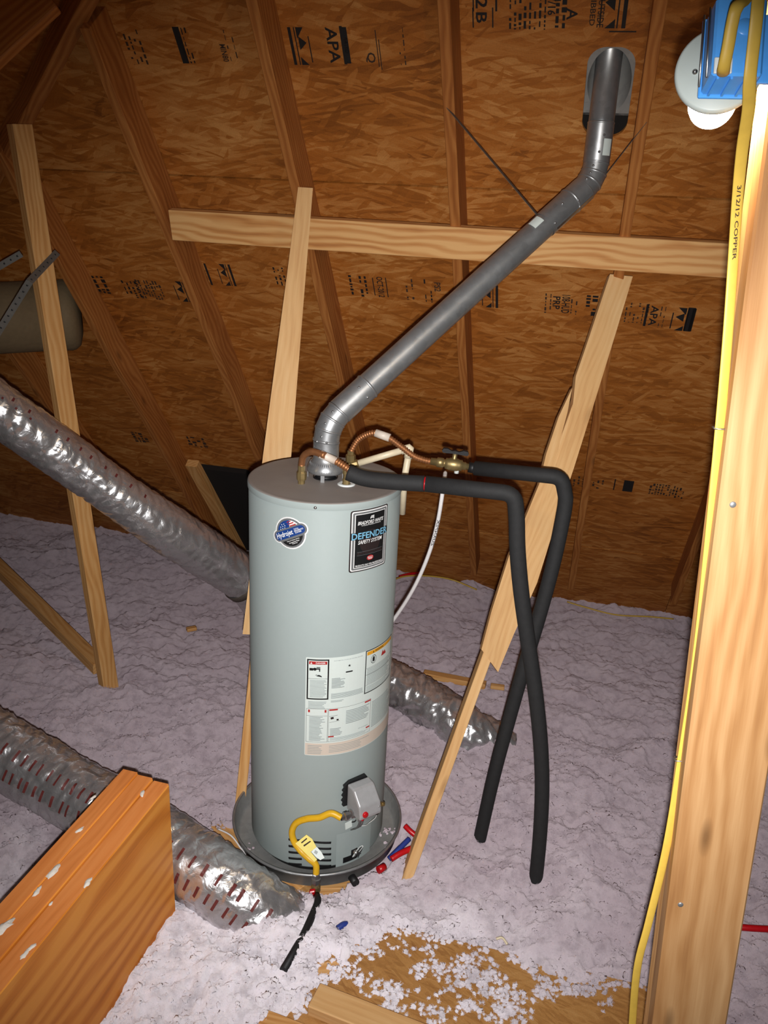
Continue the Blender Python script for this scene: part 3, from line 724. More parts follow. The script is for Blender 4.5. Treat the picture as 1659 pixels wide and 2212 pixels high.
# pictograms: tap over a hand, star seal, flammable sign
dec(ins, 'pictograms', 'black', Li(3), [rect(.018, yd1 - .036, .012, .009), disc(.029, yd1 - .035, .0055, n=14), rect(.038, yd1 - .034, .016, .0045), rect(.040, yd1 - .029, .012, .003), rect(.044, yd1 - .039, .0035, .009),
    [(.034, yd1 - .060), (.046, yd1 - .062), (.052, yd1 - .064), (.050, yd1 - .059), (.042, yd1 - .055), (.036, yd1 - .0575)], rect(.034, yd1 - .056, .006, .0016, .5), rect(uD / 2, yd1 - .070, uD - .012, .0009),
    rect(uD + (uW - uD) * .52, yd1 - .052, .024, .0048, 0, .002)] +
    [[(uD + (uW - uD) * .52 + .0056 * math.sin(math.radians(a)), yd1 - .030 + .0056 * math.cos(math.radians(a))), (uD + (uW - uD) * .52 + .0022 * math.sin(math.radians(a + 40)), yd1 - .030 + .0022 * math.cos(math.radians(a + 40))), (uD + (uW - uD) * .52, yd1 - .030), (uD + (uW - uD) * .52 + .0022 * math.sin(math.radians(a - 40)), yd1 - .030 + .0022 * math.cos(math.radians(a - 40)))] for a in range(0, 360, 72)])
mb = MB(); k_ = 24; cxx, cyy = uW + .035, yw1 - .040
for q in range(k_):
    a, b = 2 * math.pi * q / k_, 2 * math.pi * (q + 1) / k_
    poly_into(mb, [(cxx + .0125 * math.cos(a), cyy + .0155 * math.sin(a)), (cxx + .0125 * math.cos(b), cyy + .0155 * math.sin(b)), (cxx + .0108 * math.cos(b), cyy + .0135 * math.sin(b)), (cxx + .0108 * math.cos(a), cyy + .0135 * math.sin(a))], Li(3))
poly_into(mb, rect(cxx, cyy - .001, .010, .015), Li(3)); poly_into(mb, rect(cxx, cyy + .0085, .005, .004), Li(3))
for yy in (yw1 - .066, yw1 - .090, yw0 + .03): poly_into(mb, rect((uW + uW1) / 2, yy, uW1 - uW - .008, .0009), Li(3))
mb.build('flammable_sign', MAT['black'], ins)['kind'] = 'stuff'
dec(ins, 'flame_picture', 'ink_red', Li(3), [[(uW + .074, yw1 - .046), (uW + .104, yw1 - .046), (uW + .095, yw1 - .030), (uW + .088, yw1 - .036), (uW + .082, yw1 - .026)]])
# rows of fine print (illegible at this size)
def lines(u0, u1, v0, v1, n, fill=.5, ragged=.25):
    out = []
    for k in range(n):
        v = v1 - (v1 - v0) * (k + .5) / n; e = u1 - (u1 - u0) * random.random() * ragged; out.append(rect((u0 + e) / 2, v, e - u0, (v1 - v0) / n * fill))
    return out
fp = lines(.014, uD - .008, yd0 + .008, yd1 - .074, 14, .45) + lines(.010, uD - .006, yd0 - .034, yd0 - .006, 6, .45)
fp += lines(uD + .007, uD + .052, yd0 + .040, yd0 + .078, 9, .6, .4) + lines(uD + .006, uW - .005, yd0 + .002, yd0 + .022, 6, .5, .05) + lines(uD + .006, uD + .05, yd0 - .012, yd0 - .004, 2, .5)
fp += lines(uW + .008, uW1 - .010, yw0 + .032, yw1 - .068, 11, .45) + lines(uW + .008, uW1 - .010, yw0 + .006, yw0 + .026, 4, .4)
ym1, ym0 = H_ * .490, H_ * .145
fp += lines(.014, uD - .010, ym0 + .005, ym1 - .028, 20, .5, .4) + lines(uD + .006, uD + .05, ym0 + .022, ym0 + .052, 6, .5, .3) + lines(uD + .058, uT - .006, ym0 + .060, ym1 - .014, 9, .5, .3) + lines(uD + .006, uT - .006, ym0 + .004, ym0 + .016, 4, .4, .2) + lines(uT + .006, W_ - .02, ym0 + .01, ym1 - .014, 18, .45, .3)
dec(ins, 'fine_print', 'ink_grey', Li(3), fp)
dec(ins, 'fine_print_foot', 'ink_grey', Li(3), lines(.010, uD - .006, .006, H_ * .115, 6, .35, .4) + lines(uD + .004, uT, .010, H_ * .11, 5, .3, .3))
dec(ins, 'heading_text', 'ink_grey', Li(4), texts=[('AUTOMATIC STORAGE WATER HEATER', uD + (uW - uD) * .5, yd1 - .006, (uW - uD) * .8, .0034), ('FOR YOUR SAFETY', uT - .03, ym0 + .030, .04, .004)])
mb = MB(); frame_into(mb, uD / 2 + .001, (ym0 + ym1) / 2, uD - .006, ym1 - ym0, .0009, Li(2)); frame_into(mb, uD + (uT - uD) / 2, (ym0 + ym1) / 2, uT - uD, ym1 - ym0, .0008, Li(2)); poly_into(mb, rect(uD / 2, ym1 - .026, uD - .008, .0008), Li(3))
poly_into(mb, rect(uD + .016, ym1 - .028, .028, .001, .1), Li(3)); poly_into(mb, rect(uD + .012, ym1 - .036, .010, .008, .2), Li(3)); poly_into(mb, rect(uD + .030, ym1 - .044, .007, .006), Li(3)); poly_into(mb, rect(uD + .02, ym1 - .05, .034, .0008, .1), Li(3))
mb.build('ruled_boxes', MAT['ink_brown'], ins)['kind'] = 'stuff'
dec(ins, 'red_bars', 'ink_red', Li(3), [rect(.013, ym1 - .0085, .006, .010), rect(uD - .010, ym1 - .0085, .006, .010), rect(uD + .016, ym1 - .005, .028, .0055), rect(uT - .014, ym1 - .005, .026, .0055), rect(uD + .010, ym0 + .020, .018, .005), rect(uT - .010, ym0 + .020, .016, .005)])
# ---- louvres at the foot of the jacket
for (x0, x1, ys) in ((624, 652, (1813, 1827, 1840, 1853, 1865)), (676, 715, (1818, 1831, 1843, 1856, 1868))):
    for y in ys:
        (ta, za), (tb, zb) = cyl(x0, y), cyl(x1, y + 2)
        pts = [jk(ta + (tb - ta) * k / 8, za + (zb - za) * k / 8, .0010) for k in range(9)]
        MB().tube(pts, .0048, 8, ry=.0016, flat=(0, 0, 1)).build('louvre_slot', MAT['black'], wh)
(ta, za), (tb, zb) = cyl(727, 1810), cyl(800, 1790)
zp = cyl(735, 1868)[1]
mb = MB(); poly_into(mb, rect((tb - ta) * HR / 2, (zp - za) / 2 + .005, (tb - ta) * HR, za - zp + .02), decal(ta, za, .0012)); mb.build('burner_door', MAT['jacket'], wh)
ao = empty('burner_window', jk(*cyl(750, 1850)));  ao.parent = wh; ao.matrix_parent_inverse = WM(wh).inverted(); WORLD[ao.name] = Matrix.Translation(ao.location)
(ta, za) = cyl(756, 1850); wr = decal(ta, za, .002)
mb = MB(); poly_into(mb, rect(0, -.006, .056, .024), wr); poly_into(mb, rect(.016, .012, .026, .03), wr); mb.build('dark_window', MAT['black'], ao)
(ta2, za2) = cyl(767, 1840)
for k in range(5):
    pts = [jk(ta2 + random.uniform(-.07, .09), za2 + random.uniform(-.02, .025), .006 + random.random() * .012) for _ in range(6)]
    MB().tube(spline(pts, 5), .0013, 6).build('ignition_wire', MAT['white' if k % 2 else 'black_iron'], ao)
MB().lathe(jk(ta2, za2, .002), jn(ta2), [(0, .012), (.008, .012), (.010, .006), (.012, 0)], 14).build('sight_glass', MAT['steel'], ao)
# ---- gas control valve
(ga, gz) = cyl(765, 1704, HR + .0)
gv = empty('gas_control_valve', jk(ga, gz), None); gv.parent = wh; gv.matrix_parent_inverse = WM(wh).inverted(); WORLD[gv.name] = Matrix.Translation(gv.location)
tag(gv, 'grey gas control with red button and black back plate')
gn, gt, gu = jn(ga), jt(ga), V((0, 0, 1)); g0 = jk(ga, gz)
def gp(a, b, c_): return g0 + gt * a + gu * b + gn * c_
prof = [(-.035, .005), (.035, .005), (.035, .088), (.028, .10), (-.028, .10), (-.035, .088)]
mb = MB()   # back plate with notched outline
mb.slab([(-.052, -.040), (.045, -.045), (.05, .03), (.034, .056), (-.03, .052), (-.05, .04), (-.047, .028), (-.054, .02), (-.048, .010), (-.055, .0), (-.048, -.01), (-.056, -.02), (-.049, -.028)], g0 + gn * .006, gt, gu, gn, .012)
mb.build('back_plate', MAT['black'], gv)
mb = MB(); mb.slab([(.018, -.052), (.062, -.052), (.104, -.044), (.106, -.030), (.098, .004), (.060, .044), (.050, .048), (.018, .048)], g0 - gt * .040, gn, gu, gt, .084)
cover = mb.build('valve_cover', MAT['valve_grey'], gv)
bv = cover.modifiers.new('bevel', 'BEVEL'); bv.width = .006; bv.segments = 3; bv.limit_method = 'ANGLE'
MB().box(gp(0, -.055, .055), gt, gu, gn, .034, .010, .030, .003).build('valve_body', MAT['steel'], gv)
MB().lathe(gp(-.020, -.024, .103), gn, [(.0105, -.004), (.0105, .005), (.009, .007), (0, .007)], 24).build('red_button', MAT['pex_red'], gv)
MB().lathe(gp(-.018, -.058, .08), gn, [(.005, 0), (.005, .009), (0, .010)], 12).build('red_knob', MAT['pex_red'], gv)
MB().lathe(gp(.030, -.040, .098), gn, [(.008, -.006), (.008, .004), (0, .005)], 14).build('port_plug', MAT['black'], gv)
MB().lathe(gp(.036, -.015, .100), gn, [(.003, 0), (.003, .003), (0, .004)], 10).build('cover_screw', MAT['steel'], gv)
pts = [gp(-.042, -.052, .055), gp(-.048, -.052, .055)]
MB().lathe(gp(-.034, -.046, .055), -gt, [(.0, 0), (.016, 0), (.016, .012), (.013, .014), (.012, .022), (.0155, .023), (.0155, .036), (.0115, .038), (.010, .050)], 8, False).build('gas_inlet_nut', MAT['steel'], gv)
for k, a in enumerate((-.010, -.002, .006)):
    MB().tube(spline([gp(a, -.06, .06), gp(a + .003, -.09, .055), gp(a + .002, -.13, .04), gp(a - .006, -.155, .015)], 6), .0026 if k < 2 else .0018, 8).build('pilot_tube', MAT['steel'], gv)
MB().tube(spline([gp(.030, -.044, .10), gp(.030, -.07, .09), gp(.02, -.10, .07), gp(.022, -.125, .05), gp(.012, -.135, .035)], 6), .0014, 6).build('sensor_wire', MAT['white'], gv)
MB().tube(spline([gp(-.030, -.062, .07), gp(-.032, -.078, .062), gp(-.036, -.088, .05)], 6), .0018, 6).build('tag_wire', MAT['black'], gv)
MB().box(gp(-.046, -.098, .045), gt + gu * .1, gu - gt * .1, gn, .013, .014, .0008).build('paper_tag', MAT['paper'], gv)
MB().lathe(gp(.052, -.058, .045), (gt * .8 - gn * .1 - gu * .3), [(0, 0), (.009, 0), (.009, .02), (.006, .022), (.006, .04), (.008, .04), (.008, .05), (0, .05)], 10, False).build('drain_cock', MAT['brass'], gv)

# ================================================================== VENT
VR = .041
riser = V((VENT.x, VENT.y, 0))
q_low = at_y(709, 945, HY); v0 = V((HX, HY, HT + .078)); v1 = V((HX, HY, at_y(707, 915, HY).z))
rb = at_y(1281, 388, riser.y); rb = V((riser.x, riser.y, rb.z)); rt_ = V((riser.x, riser.y, 3.02))
dg = (rb - v1).normalized()
vent = empty('vent_pipe', v0, 'galvanised metal flue pipe rising diagonally from heater to roof opening', 'flue pipe')
def gores(a, d0, d1, rad, n):
    """points and directions round a bend that starts at a"""
    ang = d0.angle(d1); ax = d0.cross(d1).normalized(); nrm = (d1 - d0 * d1.dot(d0)).normalized(); c_ = a + nrm * rad; out = [a]
    for k in range(1, n + 1):
        out.append(c_ + Matrix.Rotation(ang * k / n, 3, ax) @ (a - c_))
    return out
up = V((0, 0, 1))
angl = up.angle(dg); radb = .115; tl_ = radb * math.tan(angl / 2)
e1 = gores(v1 - up * tl_, up, dg, radb, 3)
ang2 = dg.angle(up); radu = .11; tu_ = radu * math.tan(ang2 / 2)
e2 = gores(rb - dg * tu_, dg, up, radu, 3)
def bead(p, d, r=VR): MB().lathe(p, d, [(r - .001, -.005), (r + .0018, -.003), (r + .0026, 0), (r + .0018, .003), (r - .001, .005)], 40).build('joint_bead', MAT['galv'], vent)
MB().tube([v0, e1[0]], VR, 40, False).build('vent_connector', MAT['galv'], vent)
for E_, k in ((e1, 0), (e2, 1)):
    for i in range(3):
        ext = [E_[i], E_[i + 1]]
        d_ = (ext[1] - ext[0]).normalized()
        MB().tube([ext[0] - d_ * .004, ext[1] + d_ * .004], VR + .0008 * (i % 2), 40, False).build('elbow_gore', MAT['galv'], vent)
        for qq in (-.35,):
            s_ = (V((0, -1, 0)) + V((1, 0, 0)) * qq + V((0, 0, .4))); s_ = (s_ - d_ * s_.dot(d_)).normalized()
            MB().lathe((ext[0] + ext[1]) / 2 + s_ * VR, s_, [(.004, 0), (.004, .002), (0, .003)], 8).build('rivet', MAT['galv'], vent)
    for i in range(4):
        d_ = (E_[min(i + 1, 3)] - E_[max(i - 1, 0)]).normalized(); bead(E_[i], d_)
dl = (e2[0] - e1[3]); m1 = e1[3] + dl.normalized() * .12; m2 = e2[0] - dl.normalized() * .17; m3 = e2[0] - dl.normalized() * .06
MB().tube([e1[3], m1], VR + .0016, 40, False).build('pipe_section', MAT['galv'], vent)
MB().tube([m1 - dl.normalized() * .01, m2], VR, 40, False).build('pipe_section', MAT['galv'], vent)
MB().tube([m2 - dl.normalized() * .012, e2[0]], VR + .0022, 40, False).build('pipe_section', MAT['galv'], vent)
bead(m1, dl.normalized(), VR + .001); bead(m3, dl.normalized(), VR + .002)
MB().tube([e2[3], e2[3] + up * .12], VR + .0018, 40, False).build('pipe_section', MAT['galv'], vent)
MB().tube([e2[3] + up * .11, rt_], VR, 40, True).build('pipe_section', MAT['galv'], vent)
bead(e2[3] + up * .118, up, VR)
side = dl.normalized().cross(V((0, -1, 0))).normalized()
for (p, d_, k) in ((m2, dl.normalized(), .5), (m1 - dl.normalized() * .03, dl.normalized(), .9), (m1 - dl.normalized() * .03, dl.normalized(), -.6), (m3, dl.normalized(), .3), (m3 - dl.normalized() * .05, dl.normalized(), -.5), (v0 + up * .05, up, .1), (v0 + up * .05, up, -.8), (e2[3] + up * .08, up, 0.1), (e2[3] + up * .03, up, -.1)):
    s_ = V((0, -1, 0)) + V((1, 0, 0)) * k; s_ = (s_ - d_ * s_.dot(d_)).normalized()
    MB().lathe(p + s_ * (VR + .002), s_, [(.0042, 0), (.0042, .002), (0, .0035)], 8).build('sheet_metal_screw', MAT['galv'], vent)
# seams along the upper elbow and stickers
sd = (V((.55, -.75, -.5)) - dl.normalized() * V((.55, -.75, -.5)).dot(dl.normalized())).normalized()
MB().box((m2 + e2[0]) / 2 + sd * (VR + .003), dl, sd, dl.cross(sd), (e2[0] - m2).length / 2, .002, .004).build('lock_seam', MAT['steel'], vent)
def wrap_patch(name, p, d_, s_, L_, ang_, mat):
    d_ = d_.normalized(); s_ = (s_ - d_ * s_.dot(d_)).normalized(); b_ = d_.cross(s_); mb = MB(); vs = []; fs = []
    for i in range(7):
        a = ang_ * (i / 6 - .5); r_ = VR + .0034
        for l in (-1, 1): vs.append(p + d_ * L_ / 2 * l + (s_ * math.cos(a) + b_ * math.sin(a)) * r_)
    for i in range(6): fs.append((2 * i, 2 * i + 1, 2 * i + 3, 2 * i + 2))
    mb.add(vs, fs, True); return mb.build(name, MAT[mat], vent)
wrap_patch('white_sticker', m2 - dl.normalized() * .045, dl, V((-.6, -1, .7)), .04, .75, 'paper')
wrap_patch('white_sticker', e2[3] + up * .045, up, V((.55, -1, 0)), .05, .7, 'paper')
# flashing above the opening
mb = MB(); vs = []; fs = []
zt_ = VENT.z + .34; n = 48
for k in range(n):
    a = 2 * math.pi * k / n
    base = roof_pt(hc + .068 * math.cos(a), sc0 - .03 + .108 * math.sin(a), -PANEL_T - .004)
    vs.append(base)
d2_ = [V((math.cos(2 * math.pi * k / n), math.sin(2 * math.pi * k / n), 0)) for k in range(n)]
for k in range(n):
    a = 2 * math.pi * k / n
    dirv = (RH * math.cos(a) + V((RD.x, RD.y, 0)).normalized() * math.sin(a)); vs.append(riser + V((0, 0, zt_)) + dirv.normalized() * (VR + .004))
for k in range(n): fs.append((k, (k + 1) % n, n + (k + 1) % n, n + k))
ring_ = [roof_pt(hc + .068 * math.cos(2 * math.pi * k / n), sc0 - .03 + .108 * math.sin(2 * math.pi * k / n), -PANEL_T - .004) for k in range(n)]
sq_ = []
for k in range(n):
    a = 2 * math.pi * k / n; ca, sa_ = math.cos(a), math.sin(a); m_ = max(abs(ca), abs(sa_)); sq_.append(roof_pt(hc + .14 * ca / m_, sc0 - .03 + (.17 if sa_ < 0 else .112) * sa_ / m_, -PANEL_T - .004))
mb.add(ring_ + sq_, [(k, (k + 1) % n, n + (k + 1) % n, n + k) for k in range(n)])
mb.add(vs, fs, True); fla = mb.build('roof_flashing', MAT['pan']); tag(fla, 'oval galvanised roof flashing cone around the top of the flue pipe', 'flashing')
# hanger straps
def strap(name, p, q, label, wd=.013, parent=None):
    return board(name, p, q, V((.3, 1, .4)), wd, .0016, MAT['strap'], parent, label, 'strap', ch=0)
pm = m3 - dl.normalized() * .12
strap('hanger_strap', pm + V((-.028, .01, .03)), at_roof(966, 232, .135), 'thin metal hanger strap from the flue pipe up to the left rafter')
strap('hanger_strap', e2[1] + V((.035, .01, .0)), at_roof(1398, 262, .135), 'thin metal hanger strap from the flue elbow up to the right rafter')

# ================================================================== WATER LINES
def corrugated(path, r, amp, pitch):
    P = spline(path, 40); L_ = [0]
    for a, b in zip(P, P[1:]): L_.append(L_[-1] + (b - a).length)
    n = int(L_[-1] / (pitch / 4)); out = []; rs = []; j = 0
    for k in range(n + 1):
        t_ = L_[-1] * k / n
        while j < len(L_) - 2 and L_[j + 1] < t_: j += 1
        f = (t_ - L_[j]) / max(L_[j + 1] - L_[j], 1e-9); out.append(P[j].lerp(P[j + 1], f)); rs.append(r + amp * math.sin(2 * math.pi * t_ / pitch))
    return MB().tube(out, rs, 14)
fA = empty('copper_connector', nip + V((0, 0, .05)), 'short copper flexible water connector looping over the front of the lid', 'water pipe')
PA = [nip + V((0, 0, .056)), at_y(652, 1000, nip.y), at_y(657, 984, nip.y - .01), at_y(675, 976, nip.y - .03), at_y(702, 984, nip.y - .055)]
MB().tube(spline(PA, 8), .0105, 14).build('smooth_end', MAT['copper'], fA)
PB = [at_y(698, 982, nip.y - .052), at_y(722, 994, 2.44), at_y(745, 1008, 2.425), at_y(770, 1026, 2.41)]
corrugated([PB[1], PB[2], PB[3]], .0105, .0016, .0085).build('corrugated_tube', MAT['copper'], fA)
MB().tube([PA[-2].lerp(PA[-1], .6), PB[1] + (PB[1] - PB[0]).normalized() * .004], .0128, 16).build('paper_sleeve', MAT['paper_tan'], fA)
nb2 = onlid(757, 1004)
fB = empty('copper_connector', nb2, 'long copper flexible connector arching behind the flue to the brass valve', 'water pipe')
MB().lathe(nb2, (0, 0, 1), [(.012, -.008), (.012, .012), (.017, .013), (.017, .034), (.012, .038), (.0115, .05)], 8, False).build('brass_nut', MAT['brass'], fB)
YB = nb2.y
PC = [nb2 + V((0, 0, .04)), at_y(760, 972, YB), at_y(774, 950, YB), at_y(795, 938, YB - .01), at_y(815, 936, YB - .02), at_y(840, 946, YB - .03), at_y(868, 966, YB - .04), at_y(895, 986, YB - .05), at_y(920, 995, YB - .055), at_y(938, 998, YB - .06)]
corrugated(PC, .0098, .0015, .0085).build('corrugated_tube', MAT['copper'], fB)
MB().tube([at_y(811, 935, YB - .02), at_y(842, 946, YB - .031)], .0135, 16).build('paper_sleeve', MAT['paper_tan'], fB)
# brass valve
vA, vB = at_y(930, 996, YB - .06), at_y(1018, 1009, YB - .07); vd = (vB - vA).normalized()
val = empty('ball_valve', vA, 'brass ball valve with dark wing handle between copper connector and foam pipe', 'valve')
Lv = (vB - vA).length
MB().lathe(vA, vd, [(0, 0), (.0115, 0), (.0125, .02), (.0165, .022), (.0165, .042), (.013, .044), (.013, .048), (.0185, .050), (.0185, .058), (.0215, .064), (.0215, .088), (.0185, .095), (.0185, .104), (.0135, .106), (.0135, .116), (.0105, .118), (.0105, Lv), (0, Lv)], 16).build('valve_body', MAT['brass'], val)
vc = vA + vd * .076; vup = (up - vd * up.dot(vd)).normalized()
MB().lathe(vc, vup, [(.008, .015), (.008, .036), (.006, .037), (.006, .042), (0, .042)], 12).build('stem', MAT['brass'], val)
hd = MB(); hs_ = vd.cross(vup)
hd.slab([(-.040, -.004), (-.044, .002), (-.040, .010), (-.026, .011), (-.012, .005), (0, .007), (.012, .005), (.026, .011), (.040, .010), (.044, .002), (.040, -.004), (.026, -.004), (.012, -.003), (-.012, -.003), (-.026, -.004)], vc + vup * .041 - hs_ * .008, vd, vup, hs_, .016)
hd.build('wing_handle', MAT['black_iron'], val)
MB().lathe(vc + vd * .012 + V((0, 0, -.018)), (0, 0, -1), [(.008, 0), (.008, .010), (0, .011)], 12).build('drain_cap', MAT['white'], val)
# foam covered pipes
def foam_pipe(name, pts, rad, label, kind):
    e = empty(name, pts[-1], label, 'pipe', 'foam covered water pipes'); return e
Y1 = 2.335
F1 = [at_y(752, 1021, 2.415), at_y(790, 1034, 2.405), at_y(850, 1041, 2.39), at_y(917, 1045, 2.375)]
F1b = [at_y(919, 1045, 2.3745), at_y(1000, 1053, 2.36), at_y(1112, 1067, Y1)]
F1c = [at_y(1113, 1067, Y1), at_y(1116, 1120, Y1), at_y(1118, 1190, Y1), at_y(1126, 1280, Y1), at_y(1141, 1390, Y1), at_y(1157, 1500, Y1), at_y(1168, 1610, Y1), at_y(1171, 1710, Y1), at_y(1166, 1810, Y1), at_y(1156, 1909, Y1), at_y(1146, 1975, Y1)]
e_ = empty('insulated_pipe', F1c[-1], 'black foam covered pipe starting at the lid, dropping to the nearer floor spot', 'pipe')
FR = .0243
MB().tube(spline(F1, 8), FR, 24).build('foam_sleeve', MAT['foam'], e_)
corner = F1b[-1]
_sp = spline(F1c, 8); MB().tube([F1b[0]] + arc_pts([F1b[1], corner, F1c[1]], .036, 6)[1:-1] + _sp[8:], FR, 24).build('foam_sleeve', MAT['foam'], e_)
MB().tube([F1b[0] - (F1b[1] - F1b[0]).normalized() * .004, F1b[0] + (F1b[1] - F1b[0]).normalized() * .002], FR - .003, 20).build('red_pipe_gap', MAT['pex_red'], e_)
Y2 = 2.535
e_ = empty('insulated_pipe', at_y(1037, 1812, Y2), 'black foam covered pipe starting at the brass valve, crossing behind the other', 'pipe')
G = [at_y(1026, 1011, YB - .07), at_y(1100, 1020, 2.55)]
G2 = [at_y(1214, 1031, Y2), at_y(1222, 1075, Y2), at_y(1212, 1140, Y2), at_y(1192, 1230, Y2), at_y(1165, 1330, Y2), at_y(1132, 1440, Y2), at_y(1098, 1560, Y2), at_y(1066, 1680, Y2), at_y(1036, 1813, Y2), at_y(1020, 1885, Y2)]
_sp = spline(G2, 8); MB().tube([G[0]] + arc_pts([G[1], G2[0], G2[1]], .034, 6)[1:-1] + _sp[8:], FR * .99, 24).build('foam_sleeve', MAT['foam'], e_)
MB().tube([at_y(1012, 1009, YB - .07), at_y(1030, 1012, YB - .071)], FR * .72, 20).build('sleeve_end', MAT['black'], e_)
# relief discharge pipe
T0 = onlid(772, 1006) + V((0, 0, .008)); T1 = at_y(885, 968, T0.y); T2 = at_y(874, 1030, T0.y); T3 = at_y(862, 1110, T0.y + .06)
e_ = empty('relief_pipe', T0, 'cream plastic relief discharge pipe bending over the right side of lid', 'pipe')
MB().tube([T0, T1], .0112, 16).build('pipe_run', MAT['pvc'], e_); MB().tube([T1, T2, V((T2.x - .0, T2.y + .02, T2.z - .14))], .0112, 16).build('pipe_drop', MAT['pvc'], e_)
dd = (T1 - T0).normalized(); de = (T2 - T1).normalized()
MB().tube([T1 - dd * .030, T1 - dd * .004, T1 + de * .004, T1 + de * .034], .0142, 18).build('elbow_fitting', MAT['pvc'], e_)
MB().lathe(T0, dd, [(0, -.03), (.015, -.03), (.015, .0), (.012, .004), (0, .004)], 10, False).build('relief_valve', MAT['brass'], e_)
# white tube
PX = [at_y(962, 1020, YB - .06), at_y(958, 1050, 2.57), at_y(945, 1130, 2.60), at_y(925, 1200, 2.64), at_y(893, 1272, 2.69), at_y(850, 1339, 2.76), at_y(800, 1400, 2.84), at_y(760, 1470, 2.9)]
e_ = empty('white_tube', PX[0], 'thin white plastic tube curving from the brass valve down behind the heater', 'tube')
MB().tube(spline(PX, 8), .0068, 12).build('tube_run', MAT['pex_white'], e_)
ZURN_TUBE, ZURN_PTS = e_, spline(PX, 8)

# ================================================================== GAS LINE
gi = gp(-.034, -.046, .055) - gt * .048
gas = empty('gas_connector', at_z(683, 1890, .05), 'yellow flexible gas connector with hanging tag in front of the heater', 'gas pipe')
(gA, _z) = cyl(640, 1790); 
def jp(x, y, off): a_, z_ = cyl(x, y, HR + off); return jk(a_, z_, off)
GP = [gi, jp(715, 1757, .05), jp(690, 1766, .045), jp(662, 1769, .035), jp(640, 1778, .03), jp(631, 1796, .03), jp(635, 1817, .032), jp(650, 1838, .04), jp(668, 1855, .055), at_y(682, 1868, 2.245), at_y(683, 1888, 2.238)]
MB().tube(spline(GP, 10), .0112, 16).build('yellow_tube', MAT['yellow_gas'], gas)
(x0, y0) = (683, 1886)
gF = at_y(683, 1888, 2.238)
MB().lathe(gF + V((0, 0, .004)), (0, 0, -1), [(0, 0), (.0115, 0), (.013, .004), (.013, .02), (.0165, .021), (.0165, .038), (.013, .04), (.012, .05)], 8, False).build('flare_nut', MAT['steel'], gas)
tg = empty('warning_tag', jp(665, 1832, .06)); tg.parent = gas; tg.matrix_parent_inverse = WM(gas).inverted(); WORLD[tg.name] = Matrix.Translation(tg.location)
tp = jp(665, 1832, .055); tn_ = (CAM - tp).normalized()
q = [at_plane(x, y, tp, tn_) for x, y in ((638, 1822), (661, 1803), (679, 1815), (685, 1831), (671, 1845), (685, 1858), (678, 1863))]
def flat_poly(name, pix, p0, n, t_, mat, parent):
    n = n.normalized(); ax = RT - n * RT.dot(n); ax.normalize(); ay = n.cross(ax); P = [at_plane(x, y, p0, n) for x, y in pix]; o0 = sum(P, V()) / len(P)
    return MB().slab([((p - o0).dot(ax), (p - o0).dot(ay)) for p in P], o0, ax, ay, n, t_).build(name, MAT[mat], parent)
flat_poly('yellow_card', [(638, 1822), (662, 1803), (674, 1812), (684, 1830), (671, 1840), (685, 1857), (679, 1862)], tp, tn_, .0012, 'yellow_tag', tg)
flat_poly('white_end', [(684, 1829), (694, 1840), (701, 1853), (692, 1858), (683, 1852), (672, 1840)], tp, tn_, .0012, 'paper', tg)
flat_poly('bar_code_block', [(681, 1836), (687, 1840), (684, 1846), (678, 1842)], tp + tn_ * .0014, tn_, .0006, 'ink_grey', tg)
flat_poly('card_print', [(650, 1820), (662, 1810), (664, 1812), (652, 1822)], tp + tn_ * .0014, tn_, .0006, 'ink_faint', tg); flat_poly('card_print', [(655, 1826), (670, 1816), (672, 1818), (657, 1829)], tp + tn_ * .0014, tn_, .0006, 'ink_faint', tg)
cock = empty('gas_cock', gF - V((0, 0, .08)), 'brass gas shutoff with a red handle buried before the pan', 'valve')
MB().lathe(gF - V((0, 0, .042)), (0, 0, -1), [(.0, 0), (.013, 0), (.016, .008), (.016, .03), (.013, .036), (.013, .05)], 10, False).build('valve_body', MAT['brass'], cock)
MB().box(gF + V((-.010, -.022, -.062)), (1, .2, .1), (0, 0, 1), (0, 1, 0), .010, .014, .008, .003).build('red_handle', MAT['pex_red'], cock)
gpipe = [gF - V((0, 0, .085)), at_z(688, 1948, .040), at_z(655, 2022, .046), at_z(612, 2096, .046)]
e_ = MB().tube(arc_pts(gpipe, .03), .0125, 14).build('gas_pipe', MAT['black_iron']); tag(e_, 'black iron gas pipe half buried in the insulation, running toward the camera', 'gas pipe')

